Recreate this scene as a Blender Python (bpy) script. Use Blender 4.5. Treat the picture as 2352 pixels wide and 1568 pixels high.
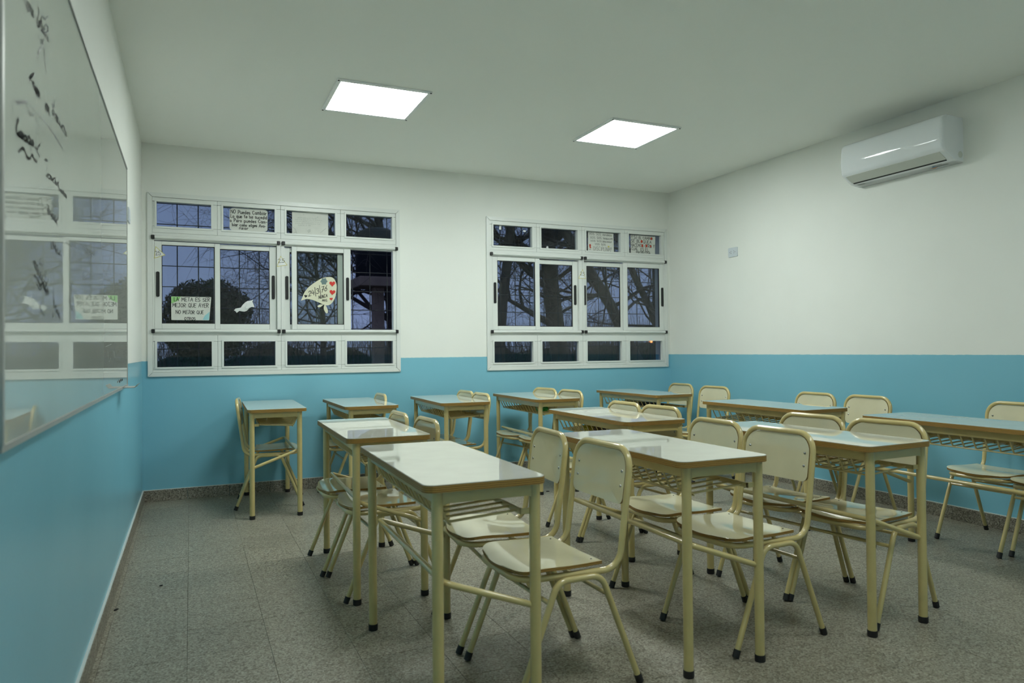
import bpy, math, random
from mathutils import Vector, Matrix
random.seed(7)
for o in list(bpy.data.objects): bpy.data.objects.remove(o, do_unlink=True)
SC = bpy.context.scene
COL = SC.collection
# ------------------------------------------------------------------ camera
CAM = Vector((0.3459, -6.3338, 1.1591)); YAW, PITCH, ROLL = math.radians(24.0142), math.radians(0.6959), math.radians(-0.5481)
FPX, IW, IH = 1657.89, 2352, 1568
_f = Vector((math.sin(YAW)*math.cos(PITCH), math.cos(YAW)*math.cos(PITCH), math.sin(PITCH)))
_r0 = Vector((math.cos(YAW), -math.sin(YAW), 0)); _u0 = _r0.cross(_f)
_r = _r0*math.cos(ROLL) + _u0*math.sin(ROLL); _u = -_r0*math.sin(ROLL) + _u0*math.cos(ROLL)
cd = bpy.data.cameras.new('camera'); cam = bpy.data.objects.new('camera', cd); COL.objects.link(cam)
cd.sensor_fit = 'HORIZONTAL'; cd.sensor_width = 36; cd.lens = FPX/IW*36; cd.clip_end = 300; cd.clip_start = .05
m = Matrix.Identity(4)
for i in range(3): m[i][0], m[i][1], m[i][2], m[i][3] = _r[i], _u[i], -_f[i], CAM[i]
cam.matrix_world = m
cd.dof.use_dof = True; cd.dof.focus_distance = 4.6; cd.dof.aperture_fstop = 3.2
SC.camera = cam
def px(u, w, ax, val):
    """photo pixel -> point on the plane where coordinate `ax` equals `val`"""
    d = _f + _r*((u-IW/2)/FPX) + _u*((IH/2-w)/FPX)
    return CAM + d*((val-CAM[ax])/d[ax])
# ------------------------------------------------------------------ view / world
vs = SC.view_settings; vs.view_transform = 'Standard'; vs.look = 'None'; vs.gamma = 1; vs.exposure = 0.0; vs.use_curve_mapping = False
SKY = 1.2
LAMP, LAMP_BACK = 38, 19
wd = bpy.data.worlds.new('dusk_sky'); SC.world = wd; wd.use_nodes = True
nt = wd.node_tree; nt.nodes.clear()
wo = nt.nodes.new('ShaderNodeOutputWorld'); bg = nt.nodes.new('ShaderNodeBackground')
tc = nt.nodes.new('ShaderNodeTexCoord'); sx = nt.nodes.new('ShaderNodeSeparateXYZ'); cr = nt.nodes.new('ShaderNodeValToRGB')
nt.links.new(tc.outputs['Generated'], sx.inputs[0]); nt.links.new(sx.outputs['Z'], cr.inputs[0]); nt.links.new(cr.outputs[0], bg.inputs[0]); nt.links.new(bg.outputs[0], wo.inputs[0])
cr.color_ramp.elements[0].position = 0.0; cr.color_ramp.elements[0].color = (.15, .20, .335, 1)
cr.color_ramp.elements[1].position = .35; cr.color_ramp.elements[1].color = (.105, .15, .305, 1)
bg.inputs[1].default_value = SKY
# ------------------------------------------------------------------ materials
def mat(name, col, rough=.5, metal=0, spec=.5, bump=0, bscale=200, var=0, vscale=8, coat=0, coatr=.1):
    mt = bpy.data.materials.new(name); mt.use_nodes = True
    N = mt.node_tree; b = N.nodes['Principled BSDF']
    b.inputs['Base Color'].default_value = (*col, 1); b.inputs['Roughness'].default_value = rough
    b.inputs['Metallic'].default_value = metal; b.inputs['Specular IOR Level'].default_value = spec
    b.inputs['Coat Weight'].default_value = coat; b.inputs['Coat Roughness'].default_value = coatr
    t = N.nodes.new('ShaderNodeTexCoord')
    if var:
        n = N.nodes.new('ShaderNodeTexNoise'); n.inputs['Scale'].default_value = vscale; n.inputs['Detail'].default_value = 4
        N.links.new(t.outputs['Object'], n.inputs['Vector'])
        r = N.nodes.new('ShaderNodeValToRGB'); r.color_ramp.elements[0].position = .3; r.color_ramp.elements[1].position = .7
        r.color_ramp.elements[0].color = (*[c*(1-var) for c in col], 1); r.color_ramp.elements[1].color = (*[min(1, c*(1+var)) for c in col], 1)
        N.links.new(n.outputs['Fac'], r.inputs[0]); N.links.new(r.outputs[0], b.inputs['Base Color'])
    if bump:
        n = N.nodes.new('ShaderNodeTexNoise'); n.inputs['Scale'].default_value = bscale; n.inputs['Detail'].default_value = 3
        N.links.new(t.outputs['Object'], n.inputs['Vector'])
        bp = N.nodes.new('ShaderNodeBump'); bp.inputs['Strength'].default_value = bump; bp.inputs['Distance'].default_value = .002
        N.links.new(n.outputs['Fac'], bp.inputs['Height']); N.links.new(bp.outputs[0], b.inputs['Normal'])
    return mt
def wall_mat():
    mt = bpy.data.materials.new('two_tone_wall_paint'); mt.use_nodes = True
    N = mt.node_tree; b = N.nodes['Principled BSDF']; L = N.links
    g = N.nodes.new('ShaderNodeNewGeometry'); s = N.nodes.new('ShaderNodeSeparateXYZ'); L.new(g.outputs['Position'], s.inputs[0])
    nz = N.nodes.new('ShaderNodeTexNoise'); nz.inputs['Scale'].default_value = 30; L.new(g.outputs['Position'], nz.inputs['Vector'])
    mm = N.nodes.new('ShaderNodeMath'); mm.operation = 'MULTIPLY_ADD'; mm.inputs[1].default_value = .006; L.new(nz.outputs['Fac'], mm.inputs[0]); L.new(s.outputs['Z'], mm.inputs[2])
    c = N.nodes.new('ShaderNodeMath'); c.operation = 'GREATER_THAN'; c.inputs[1].default_value = 1.1035; L.new(mm.outputs[0], c.inputs[0])
    n2 = N.nodes.new('ShaderNodeTexNoise'); n2.inputs['Scale'].default_value = 1.3; n2.inputs['Detail'].default_value = 5; L.new(g.outputs['Position'], n2.inputs['Vector'])
    def ramp(a, bb):
        r = N.nodes.new('ShaderNodeValToRGB'); r.color_ramp.elements[0].position = .3; r.color_ramp.elements[1].position = .7
        r.color_ramp.elements[0].color = (*a, 1); r.color_ramp.elements[1].color = (*bb, 1); L.new(n2.outputs['Fac'], r.inputs[0]); return r
    blue = ramp((.195, .475, .595), (.215, .505, .63)); wht = ramp((.76, .78, .735), (.80, .82, .775))
    mx = N.nodes.new('ShaderNodeMix'); mx.data_type = 'RGBA'; L.new(c.outputs[0], mx.inputs['Factor']); L.new(blue.outputs[0], mx.inputs['A']); L.new(wht.outputs[0], mx.inputs['B'])
    L.new(mx.outputs['Result'], b.inputs['Base Color'])
    mr = N.nodes.new('ShaderNodeMapRange'); mr.inputs['To Min'].default_value = .27; mr.inputs['To Max'].default_value = .62; L.new(c.outputs[0], mr.inputs['Value']); L.new(mr.outputs[0], b.inputs['Roughness'])
    n3 = N.nodes.new('ShaderNodeTexNoise'); n3.inputs['Scale'].default_value = 60; L.new(g.outputs['Position'], n3.inputs['Vector'])
    bp = N.nodes.new('ShaderNodeBump'); bp.inputs['Strength'].default_value = .12; bp.inputs['Distance'].default_value = .002; L.new(n3.outputs['Fac'], bp.inputs['Height']); L.new(bp.outputs[0], b.inputs['Normal'])
    return mt
def terrazzo(name, cols, rough, k=1.0):
    mt = bpy.data.materials.new(name); mt.use_nodes = True
    N = mt.node_tree; b = N.nodes['Principled BSDF']; L = N.links
    g = N.nodes.new('ShaderNodeNewGeometry'); oi = N.nodes.new('ShaderNodeObjectInfo')
    v = N.nodes.new('ShaderNodeTexVoronoi'); v.inputs['Scale'].default_value = 170*k; L.new(g.outputs['Position'], v.inputs['Vector'])
    r = N.nodes.new('ShaderNodeValToRGB'); r.color_ramp.interpolation = 'CONSTANT'
    e = r.color_ramp.elements; e[0].position = 0; e[0].color = (*cols[0], 1); e[1].position = .25; e[1].color = (*cols[1], 1)
    for p, c in ((.5, cols[2]), (.72, cols[3]), (.9, cols[4])):
        q = e.new(p); q.color = (*c, 1)
    sp = N.nodes.new('ShaderNodeSeparateColor'); L.new(v.outputs['Color'], sp.inputs[0]); L.new(sp.outputs[0], r.inputs[0])
    n = N.nodes.new('ShaderNodeTexNoise'); n.inputs['Scale'].default_value = 2.2; n.inputs['Detail'].default_value = 6; L.new(g.outputs['Position'], n.inputs['Vector'])
    md = N.nodes.new('ShaderNodeMath'); md.operation = 'MULTIPLY_ADD'; md.inputs[1].default_value = .22; md.inputs[2].default_value = .84; L.new(n.outputs['Fac'], md.inputs[0])
    m2 = N.nodes.new('ShaderNodeMath'); m2.operation = 'MULTIPLY_ADD'; m2.inputs[1].default_value = .10; L.new(oi.outputs['Random'], m2.inputs[0]); L.new(md.outputs[0], m2.inputs[2])
    mx = N.nodes.new('ShaderNodeVectorMath'); mx.operation = 'SCALE'; L.new(r.outputs[0], mx.inputs[0]); L.new(m2.outputs[0], mx.inputs['Scale']); L.new(mx.outputs[0], b.inputs['Base Color'])
    b.inputs['Roughness'].default_value = rough
    return mt
def laminate(name, col, rough):
    mt = bpy.data.materials.new(name); mt.use_nodes = True
    N = mt.node_tree; b = N.nodes['Principled BSDF']; L = N.links
    g = N.nodes.new('ShaderNodeTexCoord')
    n = N.nodes.new('ShaderNodeTexNoise'); n.inputs['Scale'].default_value = 9; n.inputs['Detail'].default_value = 5; L.new(g.outputs['Object'], n.inputs['Vector'])
    r = N.nodes.new('ShaderNodeValToRGB'); r.color_ramp.elements[0].position = .3; r.color_ramp.elements[1].position = .75
    r.color_ramp.elements[0].color = (*[c*.93 for c in col], 1); r.color_ramp.elements[1].color = (*col, 1); L.new(n.outputs['Fac'], r.inputs[0]); L.new(r.outputs[0], b.inputs['Base Color'])
    mr = N.nodes.new('ShaderNodeMapRange'); mr.inputs['From Min'].default_value = .35; mr.inputs['From Max'].default_value = .7; mr.inputs['To Min'].default_value = rough*.7; mr.inputs['To Max'].default_value = rough*1.5
    L.new(n.outputs['Fac'], mr.inputs['Value']); L.new(mr.outputs[0], b.inputs['Roughness'])
    mp = N.nodes.new('ShaderNodeMapping'); mp.inputs['Scale'].default_value = (6, 1.2, 1); L.new(g.outputs['Object'], mp.inputs['Vector'])
    n2 = N.nodes.new('ShaderNodeTexNoise'); n2.inputs['Scale'].default_value = 5; n2.inputs['Detail'].default_value = 2; L.new(mp.outputs[0], n2.inputs['Vector'])
    bp = N.nodes.new('ShaderNodeBump'); bp.inputs['Strength'].default_value = .03; bp.inputs['Distance'].default_value = .002; L.new(n2.outputs['Fac'], bp.inputs['Height']); L.new(bp.outputs[0], b.inputs['Normal'])
    b.inputs['Specular IOR Level'].default_value = .6; b.inputs['Coat Weight'].default_value = .15; b.inputs['Coat Roughness'].default_value = .02; b.inputs['Coat IOR'].default_value = 1.5
    return mt
def plywood():
    mt = bpy.data.materials.new('worn_plywood_edge'); mt.use_nodes = True
    N = mt.node_tree; b = N.nodes['Principled BSDF']; L = N.links
    g = N.nodes.new('ShaderNodeTexCoord'); s = N.nodes.new('ShaderNodeSeparateXYZ'); L.new(g.outputs['Object'], s.inputs[0])
    n = N.nodes.new('ShaderNodeTexNoise'); n.inputs['Scale'].default_value = 25; n.inputs['Detail'].default_value = 6; L.new(g.outputs['Object'], n.inputs['Vector'])
    a = N.nodes.new('ShaderNodeMath'); a.operation = 'MULTIPLY_ADD'; a.inputs[1].default_value = .006; L.new(n.outputs['Fac'], a.inputs[0]); L.new(s.outputs['Z'], a.inputs[2])
    f = N.nodes.new('ShaderNodeMath'); f.operation = 'MULTIPLY'; f.inputs[1].default_value = 1050; L.new(a.outputs[0], f.inputs[0])
    sn = N.nodes.new('ShaderNodeMath'); sn.operation = 'SINE'; L.new(f.outputs[0], sn.inputs[0])
    mr = N.nodes.new('ShaderNodeMapRange'); mr.inputs['From Min'].default_value = -1; L.new(sn.outputs[0], mr.inputs['Value'])
    r = N.nodes.new('ShaderNodeValToRGB'); e = r.color_ramp.elements; e[0].color = (.11, .055, .010, 1); e[1].color = (.42, .25, .055, 1); q = e.new(.4); q.color = (.31, .17, .032, 1)
    L.new(mr.outputs[0], r.inputs[0]); L.new(r.outputs[0], b.inputs['Base Color']); b.inputs['Roughness'].default_value = .5
    return mt
def glass_mat(name, tint=.93):
    mt = bpy.data.materials.new(name); mt.use_nodes = True
    N = mt.node_tree; N.nodes.clear(); L = N.links
    o = N.nodes.new('ShaderNodeOutputMaterial'); t = N.nodes.new('ShaderNodeBsdfTransparent'); t.inputs[0].default_value = (tint*.97, tint, tint*.98, 1)
    g = N.nodes.new('ShaderNodeBsdfGlossy'); g.inputs['Roughness'].default_value = .012; fr = N.nodes.new('ShaderNodeFresnel'); fr.inputs[0].default_value = 1.45
    mx = N.nodes.new('ShaderNodeMixShader'); L.new(fr.outputs[0], mx.inputs[0]); L.new(t.outputs[0], mx.inputs[1]); L.new(g.outputs[0], mx.inputs[2]); L.new(mx.outputs[0], o.inputs[0])
    return mt
def emis(name, col, st):
    mt = bpy.data.materials.new(name); mt.use_nodes = True; b = mt.node_tree.nodes['Principled BSDF']
    b.inputs['Base Color'].default_value = (.8, .8, .8, 1); b.inputs['Emission Color'].default_value = (*col, 1); b.inputs['Emission Strength'].default_value = st
    return mt
M = dict(
 wall=wall_mat(), ceil=mat('matte_ceiling_paint', (.89, .91, .865), .8, spec=.2, bump=.08, bscale=40),
 tile=terrazzo('terrazzo_tile', ((.135, .122, .088), (.22, .202, .152), (.27, .25, .192), (.32, .30, .236), (.37, .35, .29)), .42),
 skirt=terrazzo('terrazzo_skirting', ((.105, .094, .072), (.18, .163, .128), (.245, .225, .178), (.30, .28, .228), (.35, .33, .275)), .5),
 grout=mat('floor_grout', (.20, .185, .15), .8), caulk=mat('paint_drip', (.55, .6, .58), .6),
 cream=mat('cream_enamel_tube', (.58, .475, .20), .28, var=.06, vscale=14, coat=.9, coatr=.04),
 top=laminate('desk_laminate', (.73, .735, .635), .016), seat=laminate('chair_laminate', (.66, .625, .43), .02), ply=plywood(),
 rubber=mat('black_rubber', (.012, .012, .013), .55), rivet=mat('steel_rivet', (.45, .45, .45), .25, metal=1),
 alu=mat('white_aluminium', (.70, .73, .70), .34, bump=.02), black=mat('black_plastic', (.012, .013, .014), .35),
 glass=glass_mat('window_glass'), seal=mat('glazing_seal', (.012, .012, .012), .6),
 board=mat('whiteboard_enamel', (.50, .53, .485), .02, var=.03, vscale=2, bump=.004, bscale=7, spec=.65), boardframe=mat('whiteboard_frame', (.40, .41, .39), .4, metal=.3),
 ink=mat('faded_marker_ink', (.10, .115, .105), .5), wbink=mat('whiteboard_ink', (.21, .225, .21), .4),
 paper=mat('paper', (.64, .66, .61), .75, var=.04, vscale=20), paper2=mat('cream_paper', (.66, .66, .50), .75), white=mat('white_paper', (.74, .77, .76), .7, var=.05, vscale=30),
 pen=mat('black_pen', (.012, .013, .013), .6), faint=mat('pencil_grey', (.40, .43, .40), .7), red=mat('red_felt', (.60, .03, .018), .55), rednib=mat('red_pen', (.50, .055, .02), .6),
 yellow=mat('yellow_pen', (.55, .50, .09), .6), green=mat('green_pen', (.30, .60, .22), .7), cyan=mat('light_blue_pen', (.30, .58, .62), .7), slate=mat('slate_paper', (.12, .19, .19), .6),
 lampframe=mat('lamp_frame', (.86, .88, .88), .5), lamp=emis('lamp_diffuser', (.93, 1.0, .965), LAMP), lamp2=emis('dimmer_lamp_diffuser', (.93, 1.0, .965), LAMP_BACK),
 ac=mat('ac_plastic', (.80, .83, .85), .06), acdark=mat('ac_slot', (.015, .016, .015), .6), acflap=mat('ac_flap', (.58, .60, .55), .4), acgrey=mat('ac_print', (.24, .26, .25), .6), acblue=mat('ac_blue', (.03, .16, .30), .5), acorange=mat('ac_orange', (.50, .16, .02), .5),
 plate=mat('socket_plastic', (.58, .63, .67), .35), hole=mat('socket_hole', (.06, .065, .07), .7),
 bark=mat('bark', (.085, .068, .055), .9, var=.3, vscale=6), leaf=mat('dark_leaf', (.035, .048, .022), .7, var=.4, vscale=1.5), earth=mat('dark_ground', (.03, .028, .02), .95, var=.3, vscale=1), scrub=mat('scrub', (.075, .062, .055), .9),
 concrete=mat('raw_concrete', (.36, .26, .19), .85, var=.2, vscale=3), tank=mat('tank_black', (.016, .018, .022), .4), iron=mat('grille_iron', (.03, .032, .036), .5),
 gpack=mat('green_wrapper', (.02, .30, .04), .35), ypack=mat('yellow_wrapper', (.38, .32, .01), .3), bpack=mat('brown_wrapper', (.10, .055, .012), .5), cloth=mat('dark_folder', (.02, .022, .022), .6), crumb=mat('dark_crumb', (.015, .015, .015), .8), outer=mat('outer_plaster', (.60, .62, .66), .8))
# ------------------------------------------------------------------ mesh helpers
class MB:
    def __init__(s): s.v = []; s.f = []; s.m = []; s.s = []
    def add(s, vs, fs, mi=0, sm=False):
        o = len(s.v); s.v += [tuple(v) for v in vs]
        for f in fs: s.f.append([i+o for i in f]); s.m.append(mi); s.s.append(sm)
    def box(s, a, b, mi=0):
        x0, y0, z0 = a; x1, y1, z1 = b
        s.add([(x0,y0,z0),(x1,y0,z0),(x1,y1,z0),(x0,y1,z0),(x0,y0,z1),(x1,y0,z1),(x1,y1,z1),(x0,y1,z1)],
              [(3,2,1,0),(4,5,6,7),(0,1,5,4),(1,2,6,5),(2,3,7,6),(3,0,4,7)], mi); return s
    def cbox(s, a, b, c=.002, mi=0):
        """box with chamfered edges"""
        import bmesh
        bm = bmesh.new(); bmesh.ops.create_cube(bm, size=1)
        for v in bm.verts: v.co = Vector([(a[i]+b[i])/2 + v.co[i]*(b[i]-a[i]) for i in range(3)])
        bmesh.ops.bevel(bm, geom=list(bm.edges), offset=c, segments=1, affect='EDGES')
        bm.verts.index_update(); s.add([v.co[:] for v in bm.verts], [[v.index for v in f.verts] for f in bm.faces], mi); bm.free(); return s
    def tube(s, pts, r, n=8, closed=False, mi=0, caps=True):
        pts = [Vector(p) for p in pts]; N = len(pts)
        rs = r if isinstance(r, (list, tuple)) else [r]*N
        tg = []
        for i in range(N):
            if closed: t = pts[(i+1) % N]-pts[i-1]
            else: t = pts[min(i+1, N-1)]-pts[max(i-1, 0)]
            tg.append(t.normalized())
        ref = Vector((0, 0, 1)) if abs(tg[0].z) < .9 else Vector((1, 0, 0))
        nrm = (ref - tg[0]*ref.dot(tg[0])).normalized(); vs = []
        for i in range(N):
            nrm = (nrm - tg[i]*nrm.dot(tg[i])); nrm = nrm.normalized() if nrm.length > 1e-6 else tg[i].orthogonal().normalized()
            bn = tg[i].cross(nrm)
            for k in range(n):
                a = 2*math.pi*k/n; vs.append(pts[i] + (nrm*math.cos(a)+bn*math.sin(a))*rs[i])
        fs = []
        for i in range(N if closed else N-1):
            j = (i+1) % N
            for k in range(n): fs.append((i*n+k, i*n+(k+1) % n, j*n+(k+1) % n, j*n+k))
        if closed:  # find best twist
            o0 = vs[0]; last = vs[(N-1)*n:(N)*n]
            sh = min(range(n), key=lambda k: (last[k]-o0).length)
            fs = fs[:-n] + [((N-1)*n+(k+sh) % n, (N-1)*n+(k+1+sh) % n, (k+1) % n, k) for k in range(n)]
        s.add(vs, fs, mi, True)
        if caps and not closed:
            s.add(vs[:n], [tuple(range(n))[::-1]], mi); s.add(vs[-n:], [tuple(range(n))], mi)
        return s
    def prism(s, pts, axis, a, b, mi=0, mi_cap=None):
        """pts: outline (2d) in the other two axes, extruded along axis from a to b"""
        n = len(pts); 
        def P(p, t): 
            q = [p[0], p[1]]; q.insert(axis, t); return q
        vs = [P(p, a) for p in pts] + [P(p, b) for p in pts]
        s.add(vs, [(i, (i+1) % n, n+(i+1) % n, n+i) for i in range(n)], mi)
        mc = mi if mi_cap is None else mi_cap
        s.add(vs[:n], [tuple(range(n))[::-1]], mc); s.add(vs[n:], [tuple(range(n))], mc); return s
    def build(s, name, mats, parent=None, smooth=None):
        me = bpy.data.meshes.new(name); me.from_pydata(s.v, [], s.f)
        for q in (mats if isinstance(mats, (list, tuple)) else [mats]): me.materials.append(M[q])
        me.polygons.foreach_set('material_index', s.m)
        me.polygons.foreach_set('use_smooth', s.s if smooth is None else [smooth]*len(s.f))
        import bmesh
        bm = bmesh.new(); bm.from_mesh(me); bmesh.ops.recalc_face_normals(bm, faces=list(bm.faces)); bm.to_mesh(me); bm.free()
        me.update(); o = bpy.data.objects.new(name, me); COL.objects.link(o)
        if parent: o.parent = parent
        return o
def fillet(pts, rad, seg=6, closed=False):
    pts = [Vector(p) for p in pts]; N = len(pts); out = []
    rad = rad if isinstance(rad, (list, tuple)) else [rad]*N
    for i in range(N):
        if not closed and i in (0, N-1): out.append(pts[i]); continue
        p, a, b = pts[i], pts[i-1], pts[(i+1) % N]
        d1 = (a-p); d2 = (b-p); l1, l2 = d1.length, d2.length; d1.normalize(); d2.normalize()
        ang = d1.angle(d2); t = min(rad[i]/math.tan(ang/2), l1*.49, l2*.49) if ang < 3.1 else 0
        if t <= 1e-5 or rad[i] == 0: out.append(p); continue
        s0, s1 = p+d1*t, p+d2*t; rr = t*math.tan(ang/2); c = p + (d1+d2).normalized()*(rr/math.sin(ang/2))
        v0, v1 = s0-c, s1-c; th = v0.angle(v1)
        for k in range(seg+1):
            q = k/seg; out.append(c + (v0*math.sin((1-q)*th) + v1*math.sin(q*th))/math.sin(th))
    return out
def rrect(x0, y0, x1, y1, r, seg=5):
    o = []
    for cx, cy, a0 in ((x1-r, y1-r, 0), (x0+r, y1-r, 90), (x0+r, y0+r, 180), (x1-r, y0+r, 270)):
        for k in range(seg+1):
            a = math.radians(a0+90*k/seg); o.append((cx+r*math.cos(a), cy+r*math.sin(a)))
    return o
def empty(name, loc=(0, 0, 0), rz=0):
    o = bpy.data.objects.new(name, None); COL.objects.link(o); o.location = loc; o.rotation_euler = (0, 0, rz); o.empty_display_size = .1; return o
def tag(o, label, cat, group=None, kind=None):
    o['label'] = label; o['category'] = cat
    if group: o['group'] = group
    if kind: o['kind'] = kind
    return o
def rebase(root, loc):
    """put an Empty at its thing's base, keeping its parts where they are"""
    root.location = loc
    for ch in root.children: ch.location = ch.location - Vector(loc)
def copy_tree(o, parent=None):
    c = o.copy(); COL.objects.link(c); c.parent = parent
    for ch in list(o.children): copy_tree(ch, c)
    return c
# ------------------------------------------------------------------ room shell
W, H, YF = 5.014, 2.819, -6.62
TW = .2
# floor: slab, terrazzo tiles laid singly
fl = MB().box((-.02, YF, -.08), (W+.02, .02, -.004)).build('floor', 'grout'); tag(fl, 'speckled grey terrazzo tile floor of the classroom', 'floor', kind='structure')
xs = [0.0] + [.03+.3*k for k in range(17)] + [W]; ys = [-.3*k for k in range(int(-YF/.3)+1)] + [YF]
G = .0006
base = {}
ntile = 0; rest = MB()
for i in range(len(xs)-1):
    for j in range(len(ys)-1):
        x0, x1, y0, y1 = xs[i]+G, xs[i+1]-G, ys[j+1]+G, ys[j]-G
        if x1-x0 < .01 or y1-y0 < .01: continue
        if y1 < -5.05:
            rest.box((x0, y0, -.004), (x1, y1, 0)); continue
        k = (round(x1-x0, 3), round(y1-y0, 3)); cx, cy = (x0+x1)/2, (y0+y1)/2
        if k not in base:
            base[k] = MB().cbox((-k[0]/2, -k[1]/2, -.004), (k[0]/2, k[1]/2, 0), .0007).build('tile', 'tile', fl); o = base[k]
        else:
            o = base[k].copy(); COL.objects.link(o); o.parent = fl
        o.location = (cx, cy, random.uniform(-.0004, .0003)); ntile += 1
o = rest.build('tile_field', 'tile', fl); o['kind'] = 'stuff'
c = MB().box((-.2, YF-.2, H), (W+.2, TW, H+.1)).build('ceiling', 'ceil'); tag(c, 'plain off-white plastered ceiling with two square lamps', 'ceiling', kind='structure')
WIN = [(.040, 2.068, .978, 2.43), (2.908, 4.978, .970, 2.43)]
def wall_holes(holes):
    mb = MB(); xsx = sorted({-.2, W+.2} | {h[0]+.012 for h in holes} | {h[1]-.012 for h in holes})
    for a, b in zip(xsx, xsx[1:]):
        hs = [h for h in holes if h[0] < (a+b)/2 < h[1]]
        if hs:
            h = hs[0]; mb.box((a, 0, -.08), (b, TW, h[2]+.012)); mb.box((a, 0, h[3]-.012), (b, TW, H))
        else: mb.box((a, 0, -.08), (b, TW, H))
    return mb
tag(wall_holes(WIN).build('wall_back', 'wall'), 'window wall, white above and blue below', 'wall', kind='structure')
tag(MB().box((-.2, YF-.2, -.08), (0, 0, H)).build('wall_left', 'wall'), 'whiteboard wall, white above and glossy blue below', 'wall', kind='structure')
tag(MB().box((W, YF-.2, -.08), (W+.2, 0, H)).build('wall_right', 'wall'), 'air conditioner wall, white above and blue below', 'wall', kind='structure')
tag(MB().box((0, YF-.2, -.08), (W, YF, H)).build('wall_front', 'wall'), 'plain two-tone wall facing the windows', 'wall', kind='structure')
# skirting pieces
def skirt(name, label, n, place, L):
    root = empty(name); tag(root, label, 'baseboard', kind='structure'); proto = None
    for k in range(n):
        if proto is None: proto = MB().cbox((.0008, 0, 0), (L-.0008, .012, .088), .0015).build('skirting_piece', 'skirt', root); o = proto
        else: o = proto.copy(); COL.objects.link(o); o.parent = root
        loc, rz = place(k); o.location = loc; o.rotation_euler = (0, 0, rz)
    return root
skirt('baseboard_back', 'dark terrazzo skirting below the windows', 16, lambda k: ((W-.0135-k*.312, 0, 0), math.pi), .312)
skirt('baseboard_left', 'terrazzo skirting below the whiteboard', 21, lambda k: ((0, -k*.31, 0), -math.pi/2), .31)
skirt('baseboard_right', 'terrazzo skirting below the air conditioner', 21, lambda k: ((W, -(k+1)*.31, 0), math.pi/2), .31)
# bead of paint and plaster along the skirting tops
MB().box((0, -.010, .088), (W, 0, .0925)).build('paint_bead', 'caulk', bpy.data.objects['baseboard_back'])
MB().box((0, YF, .088), (.010, 0, .0925)).build('paint_bead', 'caulk', bpy.data.objects['baseboard_left'])
MB().box((W-.010, YF, .088), (W, 0, .0925)).build('paint_bead', 'caulk', bpy.data.objects['baseboard_right'])
# ------------------------------------------------------------------ windows
def ring(mb, x0, z0, x1, z1, w, y0, y1, g=.0006):
    """mitred rectangular frame"""
    for q in (((x0,z0),(x1,z0),(x1-w,z0+w),(x0+w,z0+w)), ((x1,z0),(x1,z1),(x1-w,z1-w),(x1-w,z0+w)), ((x1,z1),(x0,z1),(x0+w,z1-w),(x1-w,z1-w)), ((x0,z1),(x0,z0),(x0+w,z0+w),(x0+w,z1-w))):
        cx = sum(p[0] for p in q)/4; cz = sum(p[1] for p in q)/4
        mb.prism([(p[0]+(cx-p[0])*.002, p[1]+(cz-p[1])*.002) for p in q], 1, y0, y1)
    return mb
def pane(parent, x0, z0, x1, z1, y):
    return MB().box((x0, y-.002, z0), (x1, y+.002, z1)).build('pane', 'glass', parent)
def light(parent, X0, Z0, X1, Z1, x0, z0, x1, z1):
    """fixed light: frame around, glazing bead, pane"""
    mb = MB()
    for a, b in (((X0, Z0), (X1, z0)), ((X0, z1), (X1, Z1)), ((X0, z0), (x0, z1)), ((x1, z0), (X1, z1))):
        mb.cbox((a[0]+.0007, -.004, a[1]+.0007), (b[0]-.0007, .05, b[1]-.0007), .0015)
    ring(mb, x0-.014, z0-.014, x1+.014, z1+.014, .0145, -.011, .02)
    o = mb.build('fixed_light_frame', 'alu', parent); pane(o, x0-.004, z0-.004, x1+.004, z1+.004, .03); return o
def sash(parent, X0, Z0, X1, Z1, x0, z0, x1, z1, y, hx=None):
    mb = MB()
    mb.cbox((X0, y-.012, Z0), (x0, y+.012, Z1), .002); mb.cbox((x1, y-.012, Z0), (X1, y+.012, Z1), .002)
    mb.cbox((x0+.0006, y-.011, Z0), (x1-.0006, y+.011, z0), .002); mb.cbox((x0+.0006, y-.011, z1), (x1-.0006, y+.011, Z1), .002)
    o = mb.build('sliding_sash', 'alu', parent)
    s = MB(); ring(s, x0, z0, x1, z1, .005, y-.006, y+.006); s.build('rubber_seal', 'seal', o)
    pane(o, x0+.004, z0+.004, x1-.004, z1-.004, y)
    if hx is not None:
        h = MB(); h.prism(rrect(hx-.0125, 1.607, hx+.0125, 1.806, .010), 1, y-.020, y-.0115)
        h.prism(rrect(hx-.007, 1.62, hx+.007, 1.75, .006), 1, y-.0225, y-.019)
        h.build('handle', 'black', o)
    return o
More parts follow.
